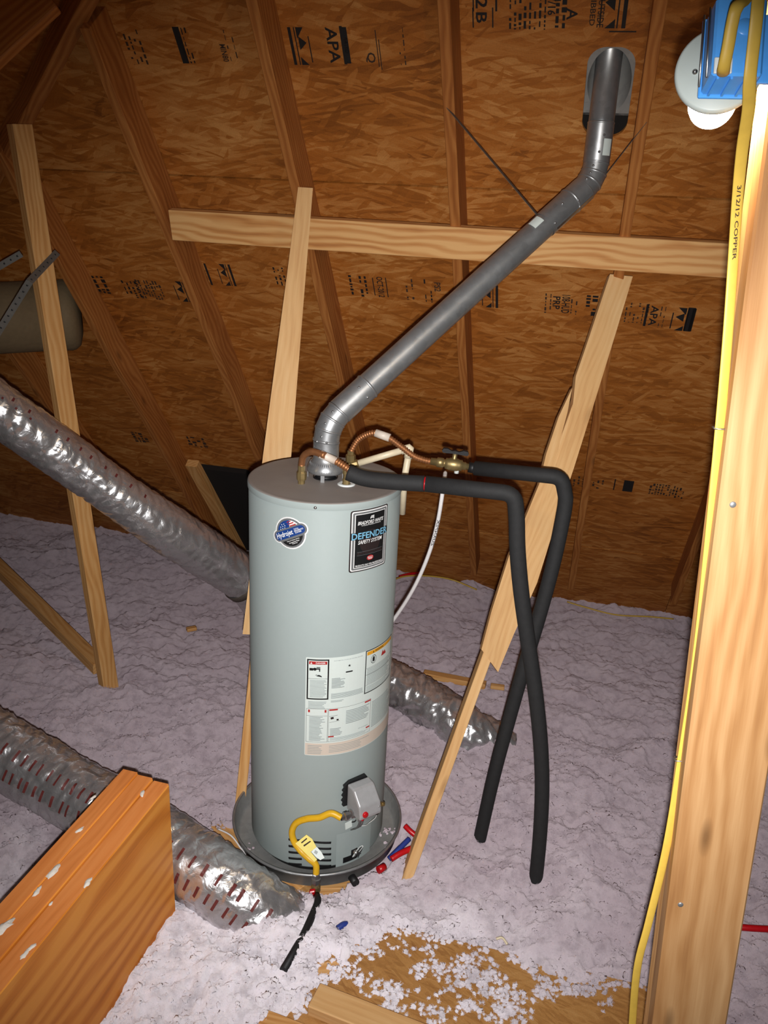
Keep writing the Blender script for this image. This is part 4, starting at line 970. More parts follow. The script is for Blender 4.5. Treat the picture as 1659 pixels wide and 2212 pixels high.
# ================================================================== DUCTS
def noise1(p, s_, seed=0):
    from mathutils import noise
    return noise.noise(V((p.x * s_ + seed, p.y * s_ + seed * 1.3, p.z * s_)))
def duct(name, path, rad, label, print_rows=(), mat='foil', wr=.006, seed=1, n=72):
    P = spline(path, 6); L_ = [0]
    for a, b in zip(P, P[1:]): L_.append(L_[-1] + (b - a).length)
    m = int(L_[-1] / .009); pts = []; j = 0
    for k in range(m + 1):
        t_ = L_[-1] * k / m
        while j < len(L_) - 2 and L_[j + 1] < t_: j += 1
        pts.append(P[j].lerp(P[j + 1], (t_ - L_[j]) / max(L_[j + 1] - L_[j], 1e-9)))
    root = empty(name, pts[m // 2], label, 'duct', 'foil flexible ducts')
    mb = MB(); mb.tube(pts, rad, n); K = m + 1
    C_ = []
    for i in range(K):
        for k in range(n):
            p = V(mb.v[i * n + k]); d_ = p - pts[i]; u_ = d_.normalized(); a = k / n * 2 * math.pi
            s_ = L_[-1] * i / m
            h = .55 * noise1(p, 9, seed) * wr * 1.6
            rid = abs(noise1(V((s_ * 30 + math.sin(a * 2 + seed) * .8, math.cos(a) * 1.6, math.sin(a) * 1.6)), 1.0, seed)); h += (.35 - rid) * wr * 2.4
            h += noise1(p, 45, seed) * wr * .55
            h += noise1(V((s_ * 2.2, 3.3 * seed, 0)), 1.0, seed) * rad * .10
            q = pts[i] + u_ * (d_.length + h); mb.v[i * n + k] = tuple(q)
    o = mb.build('foil_jacket', MAT[mat], root)
    for (a0, s0, s1, step, hh, ww) in print_rows:
        pm_ = MB(); s_ = s0
        while s_ < s1 * L_[-1]:
            i = int(s_ / L_[-1] * m); i = min(max(i, 1), K - 3)
            k0 = int(a0 / (2 * math.pi) * n) % n
            kk = max(1, int(hh / (2 * math.pi * rad / n))); ii = max(1, int(round(ww / .009)))
            if random.random() < .82:
                for x in range(ii):
                    for y in range(kk):
                        k = (k0 + y) % n; idx = [(i + x) * n + k, (i + x) * n + (k + 1) % n, (i + x + 1) * n + (k + 1) % n, (i + x + 1) * n + k]
                        if i + x + 1 >= K: continue
                        vv = []
                        for q in idx:
                            p = V(mb.v[q]); c_ = pts[q // n]; vv.append(p + (p - c_).normalized() * .0012)
                        pm_.add(vv, [(0, 1, 2, 3)])
            s_ += step * random.uniform(.8, 1.2)
        if pm_.v: pm_.build('red_print', MAT['ink_redfoil'], o)['kind'] = 'stuff'
    return root
PI = math.pi
D1 = [at_d(-330, 660, 2.95), at_d(-120, 800, 3.12), at_d(0, 886, 3.25), at_d(150, 993, 3.42), at_d(330, 1122, 3.62), at_d(450, 1200, 3.82), at_d(530, 1255, 3.98), at_d(575, 1310, 4.12), at_d(620, 1360, 4.25)]
_d1 = duct('flex_duct', D1, .103, 'large shiny foil duct sloping down from the left edge to behind the heater', [(.62, .0, .55, .060, .022, .009), (.95, .05, .35, .065, .016, .009)], seed=2, wr=.0040)
_ax = (D1[6] - D1[5]).normalized(); MB().lathe(D1[6] - _ax * .012, _ax, [(.107, -.018), (.111, -.016), (.111, .016), (.107, .018)], 48).build('strap_band', MAT['strap'], _d1)
D2 = [at_d(-320, 1460, 3.25), at_d(-100, 1560, 3.12), at_d(0, 1618, 3.06), at_d(130, 1695, 3.0), at_d(260, 1768, 2.92), at_d(400, 1856, 2.83), at_d(500, 1925, 2.79), at_d(590, 1990, 2.80), at_d(650, 2040, 2.85)]
duct('flex_duct', D2, .118, 'foil duct with red print low at left, passing behind the wooden beam', [(1.05, .1, .98, .036, .050, .009), (.50, .1, .98, .040, .042, .009)], seed=5)
D3 = [at_z(700, 1380, .10), at_z(800, 1450, .09), at_z(880, 1492, .08), at_z(950, 1535, .05), at_z(1010, 1580, 0.0), at_z(1080, 1620, -.1)]
duct('flex_duct', D3, .100, 'short foil duct emerging right of the heater, diving into the insulation', [], seed=9, wr=.011)
# tan duct end at the left
ta_, tb_ = at_d(-260, 700, 3.9), at_d(150, 680, 4.1)
e_ = empty('tan_duct', tb_, 'dim tan round duct end hanging behind the leaning post at left', 'duct')
MB().tube([ta_, tb_], .168, 40).build('duct_body', MAT['duct_tan'], e_)
MB().lathe(tb_, (tb_ - ta_), [(.170, -.03), (.172, -.01), (.168, .012), (.15, .035), (.10, .05), (0, .055)], 40).build('end_cap', MAT['duct_tan'], e_)
# perforated straps at left
def perf(name, pts, label, wd=.026):
    e = empty(name, pts[0], label, 'strap'); mb = MB()
    for a, b in zip(pts, pts[1:]):
        t_ = (b - a).normalized(); view = (CAM - a).normalized(); nrm = t_.cross(view).normalized(); f_ = nrm.cross(t_)
        mb.box((a + b) / 2, t_, nrm, f_, (b - a).length / 2, wd / 2, .0008)
    o = mb.build('steel_band', MAT['galv_dull'], e); hb_ = MB()
    for a, b in zip(pts, pts[1:]):
        t_ = (b - a).normalized(); view = (CAM - a).normalized(); k = .02
        while k < (b - a).length: hb_.lathe(a + t_ * k + view * .0015, view, [(0, .0005), (.004, .0005), (.004, 0)], 8); k += .032
    hb_.build('punched_hole', MAT['black'], o)['kind'] = 'stuff'; return e
pf = V((0, 0, 0))
perf('hanger_band', [at_y(124, 545, 3.42), at_y(64, 608, 3.22), at_y(-30, 760, 3.3)], 'perforated steel band wrapped around the leaning post at left')
perf('hanger_band', [at_y(46, 548, 3.5), at_y(-40, 598, 3.5)], 'perforated steel band behind the leaning post near left edge')

# ================================================================== LAMINATED BEAM
bd = V((.249, .967, 0)).normalized(); bs = V((-bd.y, bd.x, 0))                # bs points left
b0 = at_z(381, 1990, -.03); BH = .545; PLY = .054
for k, (s_, ext, dz) in enumerate(((0, 0, 0.0), (PLY + .0045, .006, .003), (2 * PLY + .0055, .012, .006))):
    e = empty('laminated_beam', b0 + bs * (s_ + PLY / 2), ('right hand laminated beam ply, nearest the heater, bold grain face showing', 'middle laminated beam ply, between two others, white drips on top', 'left hand laminated beam ply, farthest from the heater, white drips on top')[k], 'beam', 'laminated beam plies lower left')
    c0 = b0 + bs * (s_ + PLY / 2) + bd * ext
    fr = frame_of(c0 - bd * .8 + V((0, 0, BH / 2)), bd, (0, 0, 1))
    body = MB().box(c0 - bd * .8 + V((0, 0, (BH + dz) / 2)), bd, bs, (0, 0, 1), .8, PLY / 2, (BH + dz) / 2, .003).build('beam_body', MAT['lvl'], e, fr)
    MB().box(c0 - bd * .8 + V((0, 0, BH + dz + .0012)), bd, bs, (0, 0, 1), .799, PLY / 2 - .002, .0012, .0006).build('top_edge', MAT['lvl_edge'], e, fr)
    for q, (x, y, sz) in enumerate({0: ((190, 1906, 1.3), (68, 2047, 1.0), (55, 2060, 1.2)), 1: ((308, 1714, 1.0), (110, 1952, .6)), 2: ((172, 1793, 1.0), (115, 1883, 1.8), (80, 1926, 1.2), (4, 2006, 2.2), (202, 1722, .9))}[k]):
        p = at_z(x, y, b0.z + BH + dz + .002); mb = MB()
        a = random.uniform(-.5, .5); dx = (bd * math.cos(a) + bs * math.sin(a)); dy = V((0, 0, 1)).cross(dx)
        prof = []
        n = 14; ring = [(math.cos(2 * PI * i / n) * .016 * sz * random.uniform(.7, 1.2), math.sin(2 * PI * i / n) * .006 * sz * random.uniform(.6, 1.3)) for i in range(n)]
        vs = [p + dx * x_ + dy * y_ for x_, y_ in ring] + [p + dx * x_ * .6 + dy * y_ * .6 + V((0, 0, .003 * sz)) for x_, y_ in ring] + [p + V((0, 0, .004 * sz))]
        fs = [(i, (i + 1) % n, n + (i + 1) % n, n + i) for i in range(n)] + [(n + i, n + (i + 1) % n, 2 * n) for i in range(n)]
        mb.add(vs, fs, True).build('white_drip', MAT['mud'], e)

# ================================================================== LAMP AND CABLES
d1, d2c = at_d(1553, 150, 1.13), at_d(1538, 224, 1.235)
la = (d2c - d1).normalized()
lamp = empty('bulb_holder', d1, 'white round lampholder with a lit bulb, hung on the blue box', 'lamp')
MB().lathe(d1, la, [(0, -.002), (.053, -.002), (.056, 0), (.057, .006), (.055, .012), (.045, .02), (.030, .028), (.026, .045), (.020, .046), (0, .046)], 64).build('porcelain_disc', MAT['porcelain'], lamp)
lx = (V((-1, 0, 0)) - la * V((-1, 0, 0)).dot(la)).normalized(); ly = la.cross(lx)
pr = at_plane(1501, 156, d1 - la * .002, la)
MB().lathe(pr, -la, [(.0036, 0), (.0036, .002), (0, .0035)], 12).build('mount_screw', MAT['steel'], lamp)
bc = d2c
MB().lathe(bc, la, [(.014, -.058), (.016, -.05), (.02, -.036), (.028, -.022), (.0325, -.008), (.0335, .003), (.0315, .014), (.026, .023), (.017, .030), (.008, .0335), (0, .0345)], 40).build('glowing_bulb', MAT['bulb'], lamp)
# blue box: back face toward the camera
bx = empty('electrical_box', at_d(1570, 130, 1.05), 'blue plastic electrical box on the right post beside the lampholder', 'electrical box')
BU = (UP * .99 + RT * .07).normalized(); 
bn = (-FW * .93 + RT * -.12 - UP * .32); bn = (bn - BU * bn.dot(BU)).normalized(); bxr = BU.cross(bn)
cb = at_d(1598, 78, 1.05)
boxm = MB().box(cb - bn * .026, bxr, BU, bn, .031, .049, .026, .003).build('box_body', MAT['blue_box'], bx)
MB().box(cb - bn * .0535, bxr, BU, bn, .034, .052, .003, .0015).build('box_flange', MAT['blue_box'], bx)
MB().box(cb - bn * .030 + bxr * .052, bxr, BU, bn, .024, .044, .003, .001).build('mount_flange', MAT['blue_box'], bx)
for k in (-.022, -.005, .013): MB().box(cb - bn * .026 + BU * -.050 + bxr * k, bxr, BU, bn, .0015, .0022, .022).build('bottom_rib', MAT['blue_box'], bx)
MB().box(cb + BU * -.038 + bxr * -.018 + bn * .0012, bxr, BU, bn, .011, .010, .002, .001).build('cable_clamp', MAT['white'], bx)
MB().box(cb + BU * -.038 + bxr * .016 + bn * .0008, bxr, BU, bn, .008, .008, .0012).build('knockout', MAT['blue_box'], bx)
MB().lathe(cb + BU * .012 + bxr * .006, bn, [(0, .0012), (.010, .0012), (.011, 0)], 24).build('knockout_disc', MAT['blue_box'], bx)
for s_ in (0, 1): MB().tube([cb - bxr * (.034 + .003 * s_) + BU * .045 - bn * (.016 + .016 * s_), cb - bxr * (.034 + .003 * s_) - BU * .046 - bn * (.012 + .024 * s_)], .0016, 8).build('mounting_nail', MAT['steel'], bx)
# cables
def cable(name, pts, wd, th, label, text=None):
    e = empty(name, pts[-1], label, 'cable'); P = spline(pts, 8)
    MB().tube(P, wd / 2, 14, flat=(1, .1, 0), ry=th / 2).build('cable_jacket', MAT['yellow_cable'], e); return e, P
YC = YP + .040
CP = [at_y(1650, -160, 1.20), at_y(1638, 0, 1.165), at_y(1630, 80, 1.165), at_y(1620, 170, 1.17), at_y(1617, 235, 1.195), at_y(1604, 320, 1.24), at_y(1594, 420, 1.28), at_y(1584, 560, YC), at_y(1571, 740, YC), at_y(1555, 925, YC), at_y(1533, 1160, YC), at_y(1505, 1420, YC), at_y(1472, 1640, YC), at_y(1440, 1830, YC - .01), at_y(1402, 1990, YC - .02), at_y(1377, 2090, YC - .02), at_y(1366, 2212, YC), at_y(1360, 2330, YC), at_y(1352, 2500, YC)]
cb1, PCb = cable('yellow_cable', CP, .0166, .0048, 'yellow flat electrical cable stapled down the left side of the post')
for (x, y) in ((1554, 925), (1468, 1640)):
    p = at_y(x, y, YC); MB().tube([p + V((.016, -.006, 0)), p + V((-.009, -.006, 0)), p + V((-.009, .006, 0)), p + V((.016, .006, 0))], .0014, 8).build('staple', MAT['steel'], cb1)
def along(P, y0, y1, txt, ht, parent, hw=.0083, hd=.0024, mat='ink_faint'):
    """lettering that follows the cable between two depths of its path"""
    mb = MB(); L_ = [0]
    for a, b in zip(P, P[1:]): L_.append(L_[-1] + (b - a).length)
    def pt(s_):
        j = 0
        while j < len(L_) - 2 and L_[j + 1] < s_: j += 1
        t_ = (P[j + 1] - P[j]).normalized(); return P[j].lerp(P[j + 1], (s_ - L_[j]) / max(L_[j + 1] - L_[j], 1e-9)), t_
    s0, s1 = y0 * L_[-1], y1 * L_[-1]
    def wrap(u, v):
        p, t_ = pt((s0 + s1) / 2 + u); fx_ = V((1, .1, 0)); fx_ = (fx_ - t_ * fx_.dot(t_)).normalized(); nn = t_.cross(fx_); nn = nn if nn.y < 0 else -nn
        return p + fx_ * v * 1 + nn * (hd * math.sqrt(max(0, 1 - (v / hw) ** 2)) + .0006)
    text_into(mb, txt, wrap, 0, 0, s1 - s0, ht); mb.build('cable_print', MAT[mat], parent)
along(PCb, .140, .186, '3/12/12 COPPER', .0058, cb1)
along(list(reversed(ZURN_PTS)), .715, .815, 'ZURNPEX', .0085, ZURN_TUBE, .0069, .0069, 'ink')
CQ = [at_y(1634, -70, 1.22), at_y(1612, -6, 1.165), at_y(1592, 15, 1.135), at_y(1582, 50, 1.135), at_y(1573, 100, 1.14), at_y(1564, 145, 1.15), at_y(1562, 158, 1.172)]
cb2, _p = cable('yellow_cable', CQ, .0155, .0095, 'short yellow cable looping into the clamp of the blue box')
e_ = MB().tube(spline([at_z(830, 1262, .02), at_z(870, 1246, .0), at_z(920, 1244, -.02), at_z(975, 1252, -.06), at_z(1030, 1274, -.10)], 8), .005, 8).build('eave_cable', MAT['yellow_cable']); tag(e_, 'thin yellow cable arching over the insulation near the eave, right of heater', 'cable')
e_ = MB().tube(spline([at_z(1225, 1300, -.13), at_z(1265, 1312, -.15), at_z(1330, 1328, -.17), at_z(1400, 1332, -.17), at_z(1455, 1337, -.18)], 8), .005, 8).build('eave_cable', MAT['yellow_cable']); tag(e_, 'thin yellow cable along the eave edge near the right post', 'cable')

# ================================================================== INSULATION
HOUSE = []
def vnoise(x, y, seed):
    xi = np.floor(x).astype(np.int64); yi = np.floor(y).astype(np.int64); fx_ = x - xi; fy = y - yi
    fx_ = fx_ * fx_ * fx_ * (fx_ * (fx_ * 6 - 15) + 10); fy = fy * fy * fy * (fy * (fy * 6 - 15) + 10)
    def h(a, b):
        n = (a * 374761393 + b * 668265263 + seed * 144665) & 0xFFFFFFFF; n = ((n ^ (n >> 13)) * 1274126177) & 0xFFFFFFFF; n = (n ^ (n >> 16)) & 0xFFFFFF; return n / float(0xFFFFFF)
    a = h(xi, yi) * (1 - fx_) + h(xi + 1, yi) * fx_; b = h(xi, yi + 1) * (1 - fx_) + h(xi + 1, yi + 1) * fx_
    return (a * (1 - fy) + b * fy) * 2 - 1
def rn(x, y, f, seed, ang): c_, s_ = math.cos(ang), math.sin(ang); return vnoise((x * c_ - y * s_) * f, (x * s_ + y * c_) * f, seed)
def sdist(px_, py_, poly):
    """signed distance to a polygon, inside positive"""
    d_ = np.full(px_.shape, 1e9); ins_ = np.zeros(px_.shape, bool); n = len(poly)
    for i in range(n):
        ax_, ay_ = poly[i]; bx_, by_ = poly[(i + 1) % n]; ex, ey = bx_ - ax_, by_ - ay_; wx, wy = px_ - ax_, py_ - ay_
        t_ = np.clip((wx * ex + wy * ey) / (ex * ex + ey * ey), 0, 1); d_ = np.minimum(d_, np.hypot(wx - ex * t_, wy - ey * t_))
        cnd = ((ay_ > py_) != (by_ > py_)) & (px_ < (bx_ - ax_) * (py_ - ay_) / (by_ - ay_ + 1e-12) + ax_); ins_ ^= cnd
    return np.where(ins_, d_, -d_)
OSB_Z = .0
bare = [[(748, 2046), (800, 2040), (832, 2006), (920, 2005), (945, 2022), (995, 2020), (1055, 2040), (1095, 2045), (1112, 2070), (1150, 2095), (1182, 2124), (1255, 2133), (1320, 2120), (1400, 2112), (1480, 2400), (560, 2420), (560, 2230), (660, 2170), (690, 2120), (745, 2096)],
        [(500, 2060), (560, 2068), (608, 2084), (603, 2100), (505, 2078)], [(640, 2092), (680, 2078), (680, 2066), (730, 2070), (722, 2112), (700, 2115), (668, 2105)],
        [(450, 1770), (500, 1776), (560, 1850), (650, 1895), (745, 1895), (740, 1948), (690, 1945), (600, 1915), (540, 1880), (465, 1815)],
        [(925, 1442), (1035, 1462), (1030, 1480), (940, 1470)], [(1062, 1474), (1088, 1476), (1084, 1490), (1064, 1487)]]
bare = [[tuple(at_z(x, y, OSB_Z + .01)[:2]) for x, y in p] for p in bare]
def height(x, y, detail=True):
    t_ = np.clip((y - 2.6) / 2.2, 0, 1); t_ = t_ * t_ * (3 - 2 * t_)
    z = .012 - .185 * t_ - .035 * np.clip(x - .6, 0, 2) * t_
    z = z + .035 * rn(x, y, 1.7, 3, .3) * (.35 + .65 * np.clip(np.hypot(x - HX, y - HY) - .35, 0, 1)) + .016 * rn(x, y, 4.5, 5, 1.1)
    z = z + .055 * np.exp(-((x + .30) ** 2 + (y - 3.15) ** 2) / .05)
    z = z + .05 * np.exp(-(((x + .28) / .30) ** 2 + ((y - 1.98) / .10) ** 2)) * .5
    if detail:
        z = z + .020 * rn(x, y, 8, 11, .7) + .014 * rn(x, y, 16, 12, 2.1) + .009 * rn(x, y, 33, 13, 1.4) + .006 * rn(x, y, 70, 14, .2) + .003 * rn(x, y, 140, 15, .9)
    pan_d = .315 - np.hypot(x - HX, y - HY)                      # nothing inside the pan
    z = np.where(pan_d > 0, np.minimum(z, -.06), z)
    wob_ = .020 * rn(x, y, 22, 21, .5) + .014 * rn(x, y, 55, 22, 1.5) + .008 * rn(x, y, 120, 23, .1)
    for p in bare:
        d_ = sdist(x, y, p) + wob_; k = np.clip((d_ + .014) / .022, 0, 1); k = k * k * (3 - 2 * k); z = z * (1 - k) + np.minimum(z, -.075) * k
    return z
NR, NC = 600, 700
ys = np.geomspace(1.15, 6.4, NR); ss = np.linspace(-1, 1, NC)
Yg, Sg = np.meshgrid(ys, ss, indexing='ij'); Xg = Sg * (.42 + .62 * Yg)
Zg = height(Xg, Yg)
Xd = Xg + .005 * rn(Xg, Yg, 26, 31, .4) + .0015 * rn(Xg, Yg, 90, 32, .8); Yd = Yg + .005 * rn(Xg, Yg, 26, 33, 1.9) + .0015 * rn(Xg, Yg, 90, 34, 1.0)
vw = np.stack([Xd, Yd, Zg], -1).reshape(-1, 3)
idx = np.arange(NR * NC).reshape(NR, NC)
q = np.stack([idx[:-1, :-1], idx[:-1, 1:], idx[1:, 1:], idx[1:, :-1]], -1).reshape(-1, 4)
cen = vw[q].mean(1); under = ((cen - np.array(R0)) @ np.array(RN)) > -.03; under2 = ((cen - np.array(hip_b)) @ np.array(n2)) > -.03
q = q[under & under2]
# loose tufts
def ico(n):
    bm = bmesh.new(); bmesh.ops.create_icosphere(bm, subdivisions=n, radius=1); v = np.array([x.co[:] for x in bm.verts]); bm.verts.index_update(); f = np.array([[k.index for k in p.verts] for p in bm.faces]); bm.free(); return v, f
iv, jf = ico(2)
vars_ = []
for k in range(14):
    vars_.append(iv * np.clip(1 + rng.normal(0, .28, (len(iv), 1)), .4, 1.8) * np.array([1.1, rng.uniform(.6, 1), rng.uniform(.45, .75)]))
def tufts(pos, size):
    V_, F_ = [], []; k = 0
    for p, s_ in zip(pos, size):
        a = rng.uniform(0, 6.28); c_, sn = math.cos(a), math.sin(a); v = vars_[rng.integers(14)] * s_; v = np.stack([v[:, 0] * c_ - v[:, 1] * sn, v[:, 0] * sn + v[:, 1] * c_, v[:, 2]], 1) + p
        V_.append(v); F_.append(jf + k); k += len(v)
    return np.concatenate(V_), np.concatenate(F_)
def mesh_np(name, vs, quads, tris, mat, loc=(0, 0, 0)):
    me = bpy.data.meshes.new(name); nv = len(vs); loops = np.concatenate([quads.ravel(), tris.ravel()]) if quads is not None else tris.ravel()
    nq = 0 if quads is None else len(quads); nt_ = len(tris)
    me.vertices.add(nv); me.vertices.foreach_set('co', (vs - np.array(loc)).astype(np.float32).ravel())
    me.loops.add(len(loops)); me.loops.foreach_set('vertex_index', loops.astype(np.int32))
    me.polygons.add(nq + nt_); st = np.concatenate([np.arange(nq) * 4, nq * 4 + np.arange(nt_) * 3]).astype(np.int32)
    me.polygons.foreach_set('loop_start', st)
    me.polygons.foreach_set('use_smooth', np.ones(nq + nt_, bool)); me.update(calc_edges=True); me.validate(); me.materials.append(mat)
    o = bpy.data.objects.new(name, me); COL.objects.link(o); o.location = loc; return o
NTF = 10000
ty = 1.25 * (3.3 / 1.25) ** rng.random(NTF); tx = rng.uniform(-1, 1, NTF) * (.42 + .6 * ty); tz = height(tx, ty, True)
dpan = np.hypot(tx - HX, ty - HY)
keep = (tz > -.035) & (dpan > .335)
tx, ty, tz = tx[keep], ty[keep], tz[keep]
tv, tf = tufts(np.stack([tx, ty, tz + .001], 1), .004 + .007 * rng.random(len(tx)) ** 2)
# a denser fringe where the wool ends against the bare boards
fx_, fy_ = [], []
for p in bare[:4]:
    P = np.array(p + [p[0]])
    for a, b in zip(P, P[1:]):
        n = int(np.hypot(*(b - a)) / .0045); u_ = rng.random(n)[:, None]; pts = a + (b - a) * u_ + rng.normal(0, .013, (n, 2)); fx_.append(pts[:, 0]); fy_.append(pts[:, 1])
fx_, fy_ = np.concatenate(fx_), np.concatenate(fy_)
hz = np.maximum(height(fx_, fy_), .000); kp = (np.hypot(fx_ - HX, fy_ - HY) > .325) & (fy_ > 1.2)
v2, f2 = tufts(np.stack([fx_, fy_, hz + .002], 1)[kp], .004 + .007 * rng.random(kp.sum()))
allv = np.concatenate([vw, tv, v2]); allt = np.concatenate([tf + len(vw), f2 + len(vw) + len(tv)])
def fibres(name, roots, lens, parent, seedz):
    N_ = len(roots); K_ = 5; r_ = np.random.default_rng(seedz)
    d_ = r_.normal(size=(N_, 3)); d_[:, 2] = np.abs(d_[:, 2]) * .75 + .12; d_ /= np.linalg.norm(d_, axis=1)[:, None]
    e_ = r_.normal(size=(N_, 3)); e_ -= d_ * (e_ * d_).sum(1)[:, None]; e_ /= np.linalg.norm(e_, axis=1)[:, None]
    f_ = np.cross(d_, e_); t_ = np.linspace(0, 1, K_)[None, :, None]; L3 = lens[:, None, None]
    cl = r_.uniform(-.45, .45, (N_, 1, 1)); c2 = r_.uniform(-.3, .3, (N_, 1, 1))
    P_ = roots[:, None, :] + L3 * (d_[:, None, :] * t_ * (1 - .35 * t_) + e_[:, None, :] * cl * np.sin(t_ * 2.6) + f_[:, None, :] * c2 * np.sin(t_ * 4.2))
    cu = bpy.data.hair_curves.new(name); cu.add_curves([K_] * N_)
    cu.attributes['position'].data.foreach_set('vector', (P_ - np.array(parent.location)).astype(np.float32).ravel())
    ra_ = cu.attributes.get('radius') or cu.attributes.new('radius', 'FLOAT', 'POINT')
    ra_.data.foreach_set('value', np.tile(np.linspace(.00042, .00018, K_), N_).astype(np.float32))
    cu.materials.append(MAT['wool']); o = bpy.data.objects.new(name, cu); COL.objects.link(o); o.parent = parent; o['kind'] = 'stuff'; return o
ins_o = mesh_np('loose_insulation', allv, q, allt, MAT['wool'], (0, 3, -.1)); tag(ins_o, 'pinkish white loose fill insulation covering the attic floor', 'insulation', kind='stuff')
NF = 330000
hy = 1.3 * (3.6 / 1.3) ** (rng.random(NF) ** 1.1); hx = rng.uniform(-1, 1, NF) * (.30 + .55 * hy); hz2 = height(hx, hy)
in_roof = ((np.stack([hx, hy, hz2], 1) - np.array(R0)) @ np.array(RN)) > .02
kp = (hz2 > -.25) & ((hz2 > -.045) | (hy > 2.7)) & (np.hypot(hx - HX, hy - HY) > .325) & in_roof
rt3 = np.concatenate([np.stack([hx, hy, hz2 - .001], 1)[kp], v2[::2]])
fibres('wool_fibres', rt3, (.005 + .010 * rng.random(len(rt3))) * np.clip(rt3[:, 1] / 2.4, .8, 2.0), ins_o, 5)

# decking board in front, with scraps of wool
e_ = flat = None
c0 = at_z(830, 2004, 0) - RH * .25; fr = frame_of(c0 + RH * .75 - HP * .45, RH, HP)
o = MB().box(c0 + RH * .78 - HP * .42 + V((0, 0, OSB_Z - .006)), RH, HP, (0, 0, 1), .78, .44, .006, .001).build('osb_board', MAT['osb_floor'], None, fr); tag(o, 'worn strand board walkway in the foreground scattered with insulation scraps', 'board')
sc_p, sc_s = [], []
for (x, y, n, sp) in ((940, 2085, 14, .03), (1040, 2112, 60, .035), (985, 2110, 50, .035), (1015, 2075, 14, .02), (915, 2095, 12, .02), (1060, 2140, 30, .03), (850, 2165, 40, .035), (835, 2140, 36, .03), (1015, 2176, 26, .018), (1175, 2150, 24, .018), (1100, 2178, 40, .03), (1090, 2195, 30, .03), (1120, 2150, 14, .02), (1240, 2140, 12, .02), (1300, 2165, 8, .02), (930, 2040, 10, .03), (860, 2050, 8, .03), (950, 2190, 26, .04), (790, 2060, 16, .03), (770, 2110, 20, .03)):
    p = at_z(x, y, OSB_Z + .004)
    for k in range(int(n * 1.3)):
        sc_p.append((p.x + random.gauss(0, sp), p.y + random.gauss(0, sp * .7), OSB_Z + .003 + random.random() * .006)); sc_s.append(.003 + .006 * random.random() ** 2)
v3, f3 = tufts(np.array(sc_p), np.array(sc_s)); o = mesh_np('insulation_scraps', v3, None, f3, MAT['wool'], (.4, 1.95, 0)); tag(o, 'white insulation scraps strewn over the foreground strand board', 'insulation', kind='stuff'); rq = np.repeat(v3[::3], 2, 0); fibres('wool_fibres', rq, .004 + .008 * rng.random(len(rq)), o, 6)
v4p = []; v4s = []
for (x, y, n) in ((835, 1792, 9), (845, 1798, 7), (815, 1800, 4), (540, 1830, 5), (832, 1825, 4)):
    p = at_z(x, y, .012)
    for k in range(n): v4p.append((p.x + random.gauss(0, .012), p.y + random.gauss(0, .012), .008)); v4s.append(.003 + .004 * random.random())
v4, f4 = tufts(np.array(v4p), np.array(v4s)); o = mesh_np('insulation_crumbs', v4, None, f4, MAT['wool'], (HX, HY, 0)); tag(o, 'few white insulation crumbs lying inside the drain pan', 'insulation', kind='stuff')

# ================================================================== SMALL THINGS ON THE FLOOR
def lum(name, x0, y0, x1, y1, z, wd, th, label, mat='lumber_pale', cat='wood block', tilt=0.0):
    a, b = at_z(x0, y0, z), at_z(x1, y1, z); t_ = (b - a).normalized(); nr = V((-t_.y, t_.x, tilt)).normalized(); up_ = t_.cross(nr); up_ = up_ if up_.z > 0 else -up_
    return board(name, a - up_ * th / 2, b - up_ * th / 2, nr, wd, th, MAT[mat], label=label, cat=cat, ch=.003)
lum('wood_block', 678, 2147, 960, 2258, .045, .085, .038, 'pale lumber offcut lying on the strand board at the bottom edge')
lum('wood_block', 566, 2194, 800, 2285, .030, .05, .034, 'short lumber offcut at the bottom edge, left of the other', 'lumber')
lum('wood_strip', 468, 2062, 612, 2098, .004, .035, .02, 'narrow wooden strip half buried beside the black gas pipe', 'lumber', 'wood strip')
lum('wood_scrap', 640, 2100, 735, 2088, .002, .05, .014, 'thin wood scrap in the insulation right of the black gas pipe', 'lumber', 'wood scrap')
lum('wood_strip', 915, 1450, 1050, 1475, -.036, .045, .03, 'buried board end showing through insulation beyond the narrow stick', 'lumber', 'wood strip')
lum('wood_scrap', 1060, 1478, 1090, 1482, -.012, .03, .02, 'tiny wood scrap in the insulation beside the crossing foam pipes', 'lumber', 'wood scrap')
lum('wood_scrap', 403, 1357, 424, 1353, -.045, .03, .02, 'tiny wood chip on the insulation left of heater', 'lumber', 'wood scrap')
def stub(name, pix, zs, r, mat, label, cat='tube'):
    P = [at_z(x, y, z) for (x, y), z in zip(pix, zs)]; o = MB().tube(spline(P, 6) if len(P) > 2 else P, r, 14).build(name, MAT[mat]); return tag(o, label, cat)
stub('red_tube', [(875, 1784), (888, 1797), (912, 1815)], (.06, .05, .03), .010, 'pex_red', 'upper red tube stub beside the pan, behind the narrow stick')
stub('blue_tube', [(840, 1856), (860, 1836), (884, 1812)], (.0, .02, .035), .0095, 'pex_blue', 'blue tube stub beside the right of the pan')
stub('red_tube', [(845, 1856), (868, 1842), (905, 1826)], (.03, .04, .04), .0105, 'pex_red', 'lower red tube stub in front of the blue one by the pan')
stub('red_tube', [(817, 1880), (831, 1872)], (.025, .025), .013, 'pex_red', 'red tube end just right of the pan drain fitting')
stub('red_tube', [(1560, 1998), (1610, 2004), (1680, 2008), (1760, 2010)], (.045, .055, .055, .045), .0105, 'pex_red', 'red tube on the insulation at the right edge behind the post')
stub('red_tube', [(862, 1246), (885, 1240), (905, 1238)], (-.10, -.09, -.10), .010, 'pex_red', 'dim red tube near the eave just right of the heater')
stub('blue_scrap', [(729, 2006), (741, 1998), (749, 1996)], (.03, .034, .03), .010, 'pex_blue', 'small blue plastic scrap in the insulation before the pan', 'scrap')
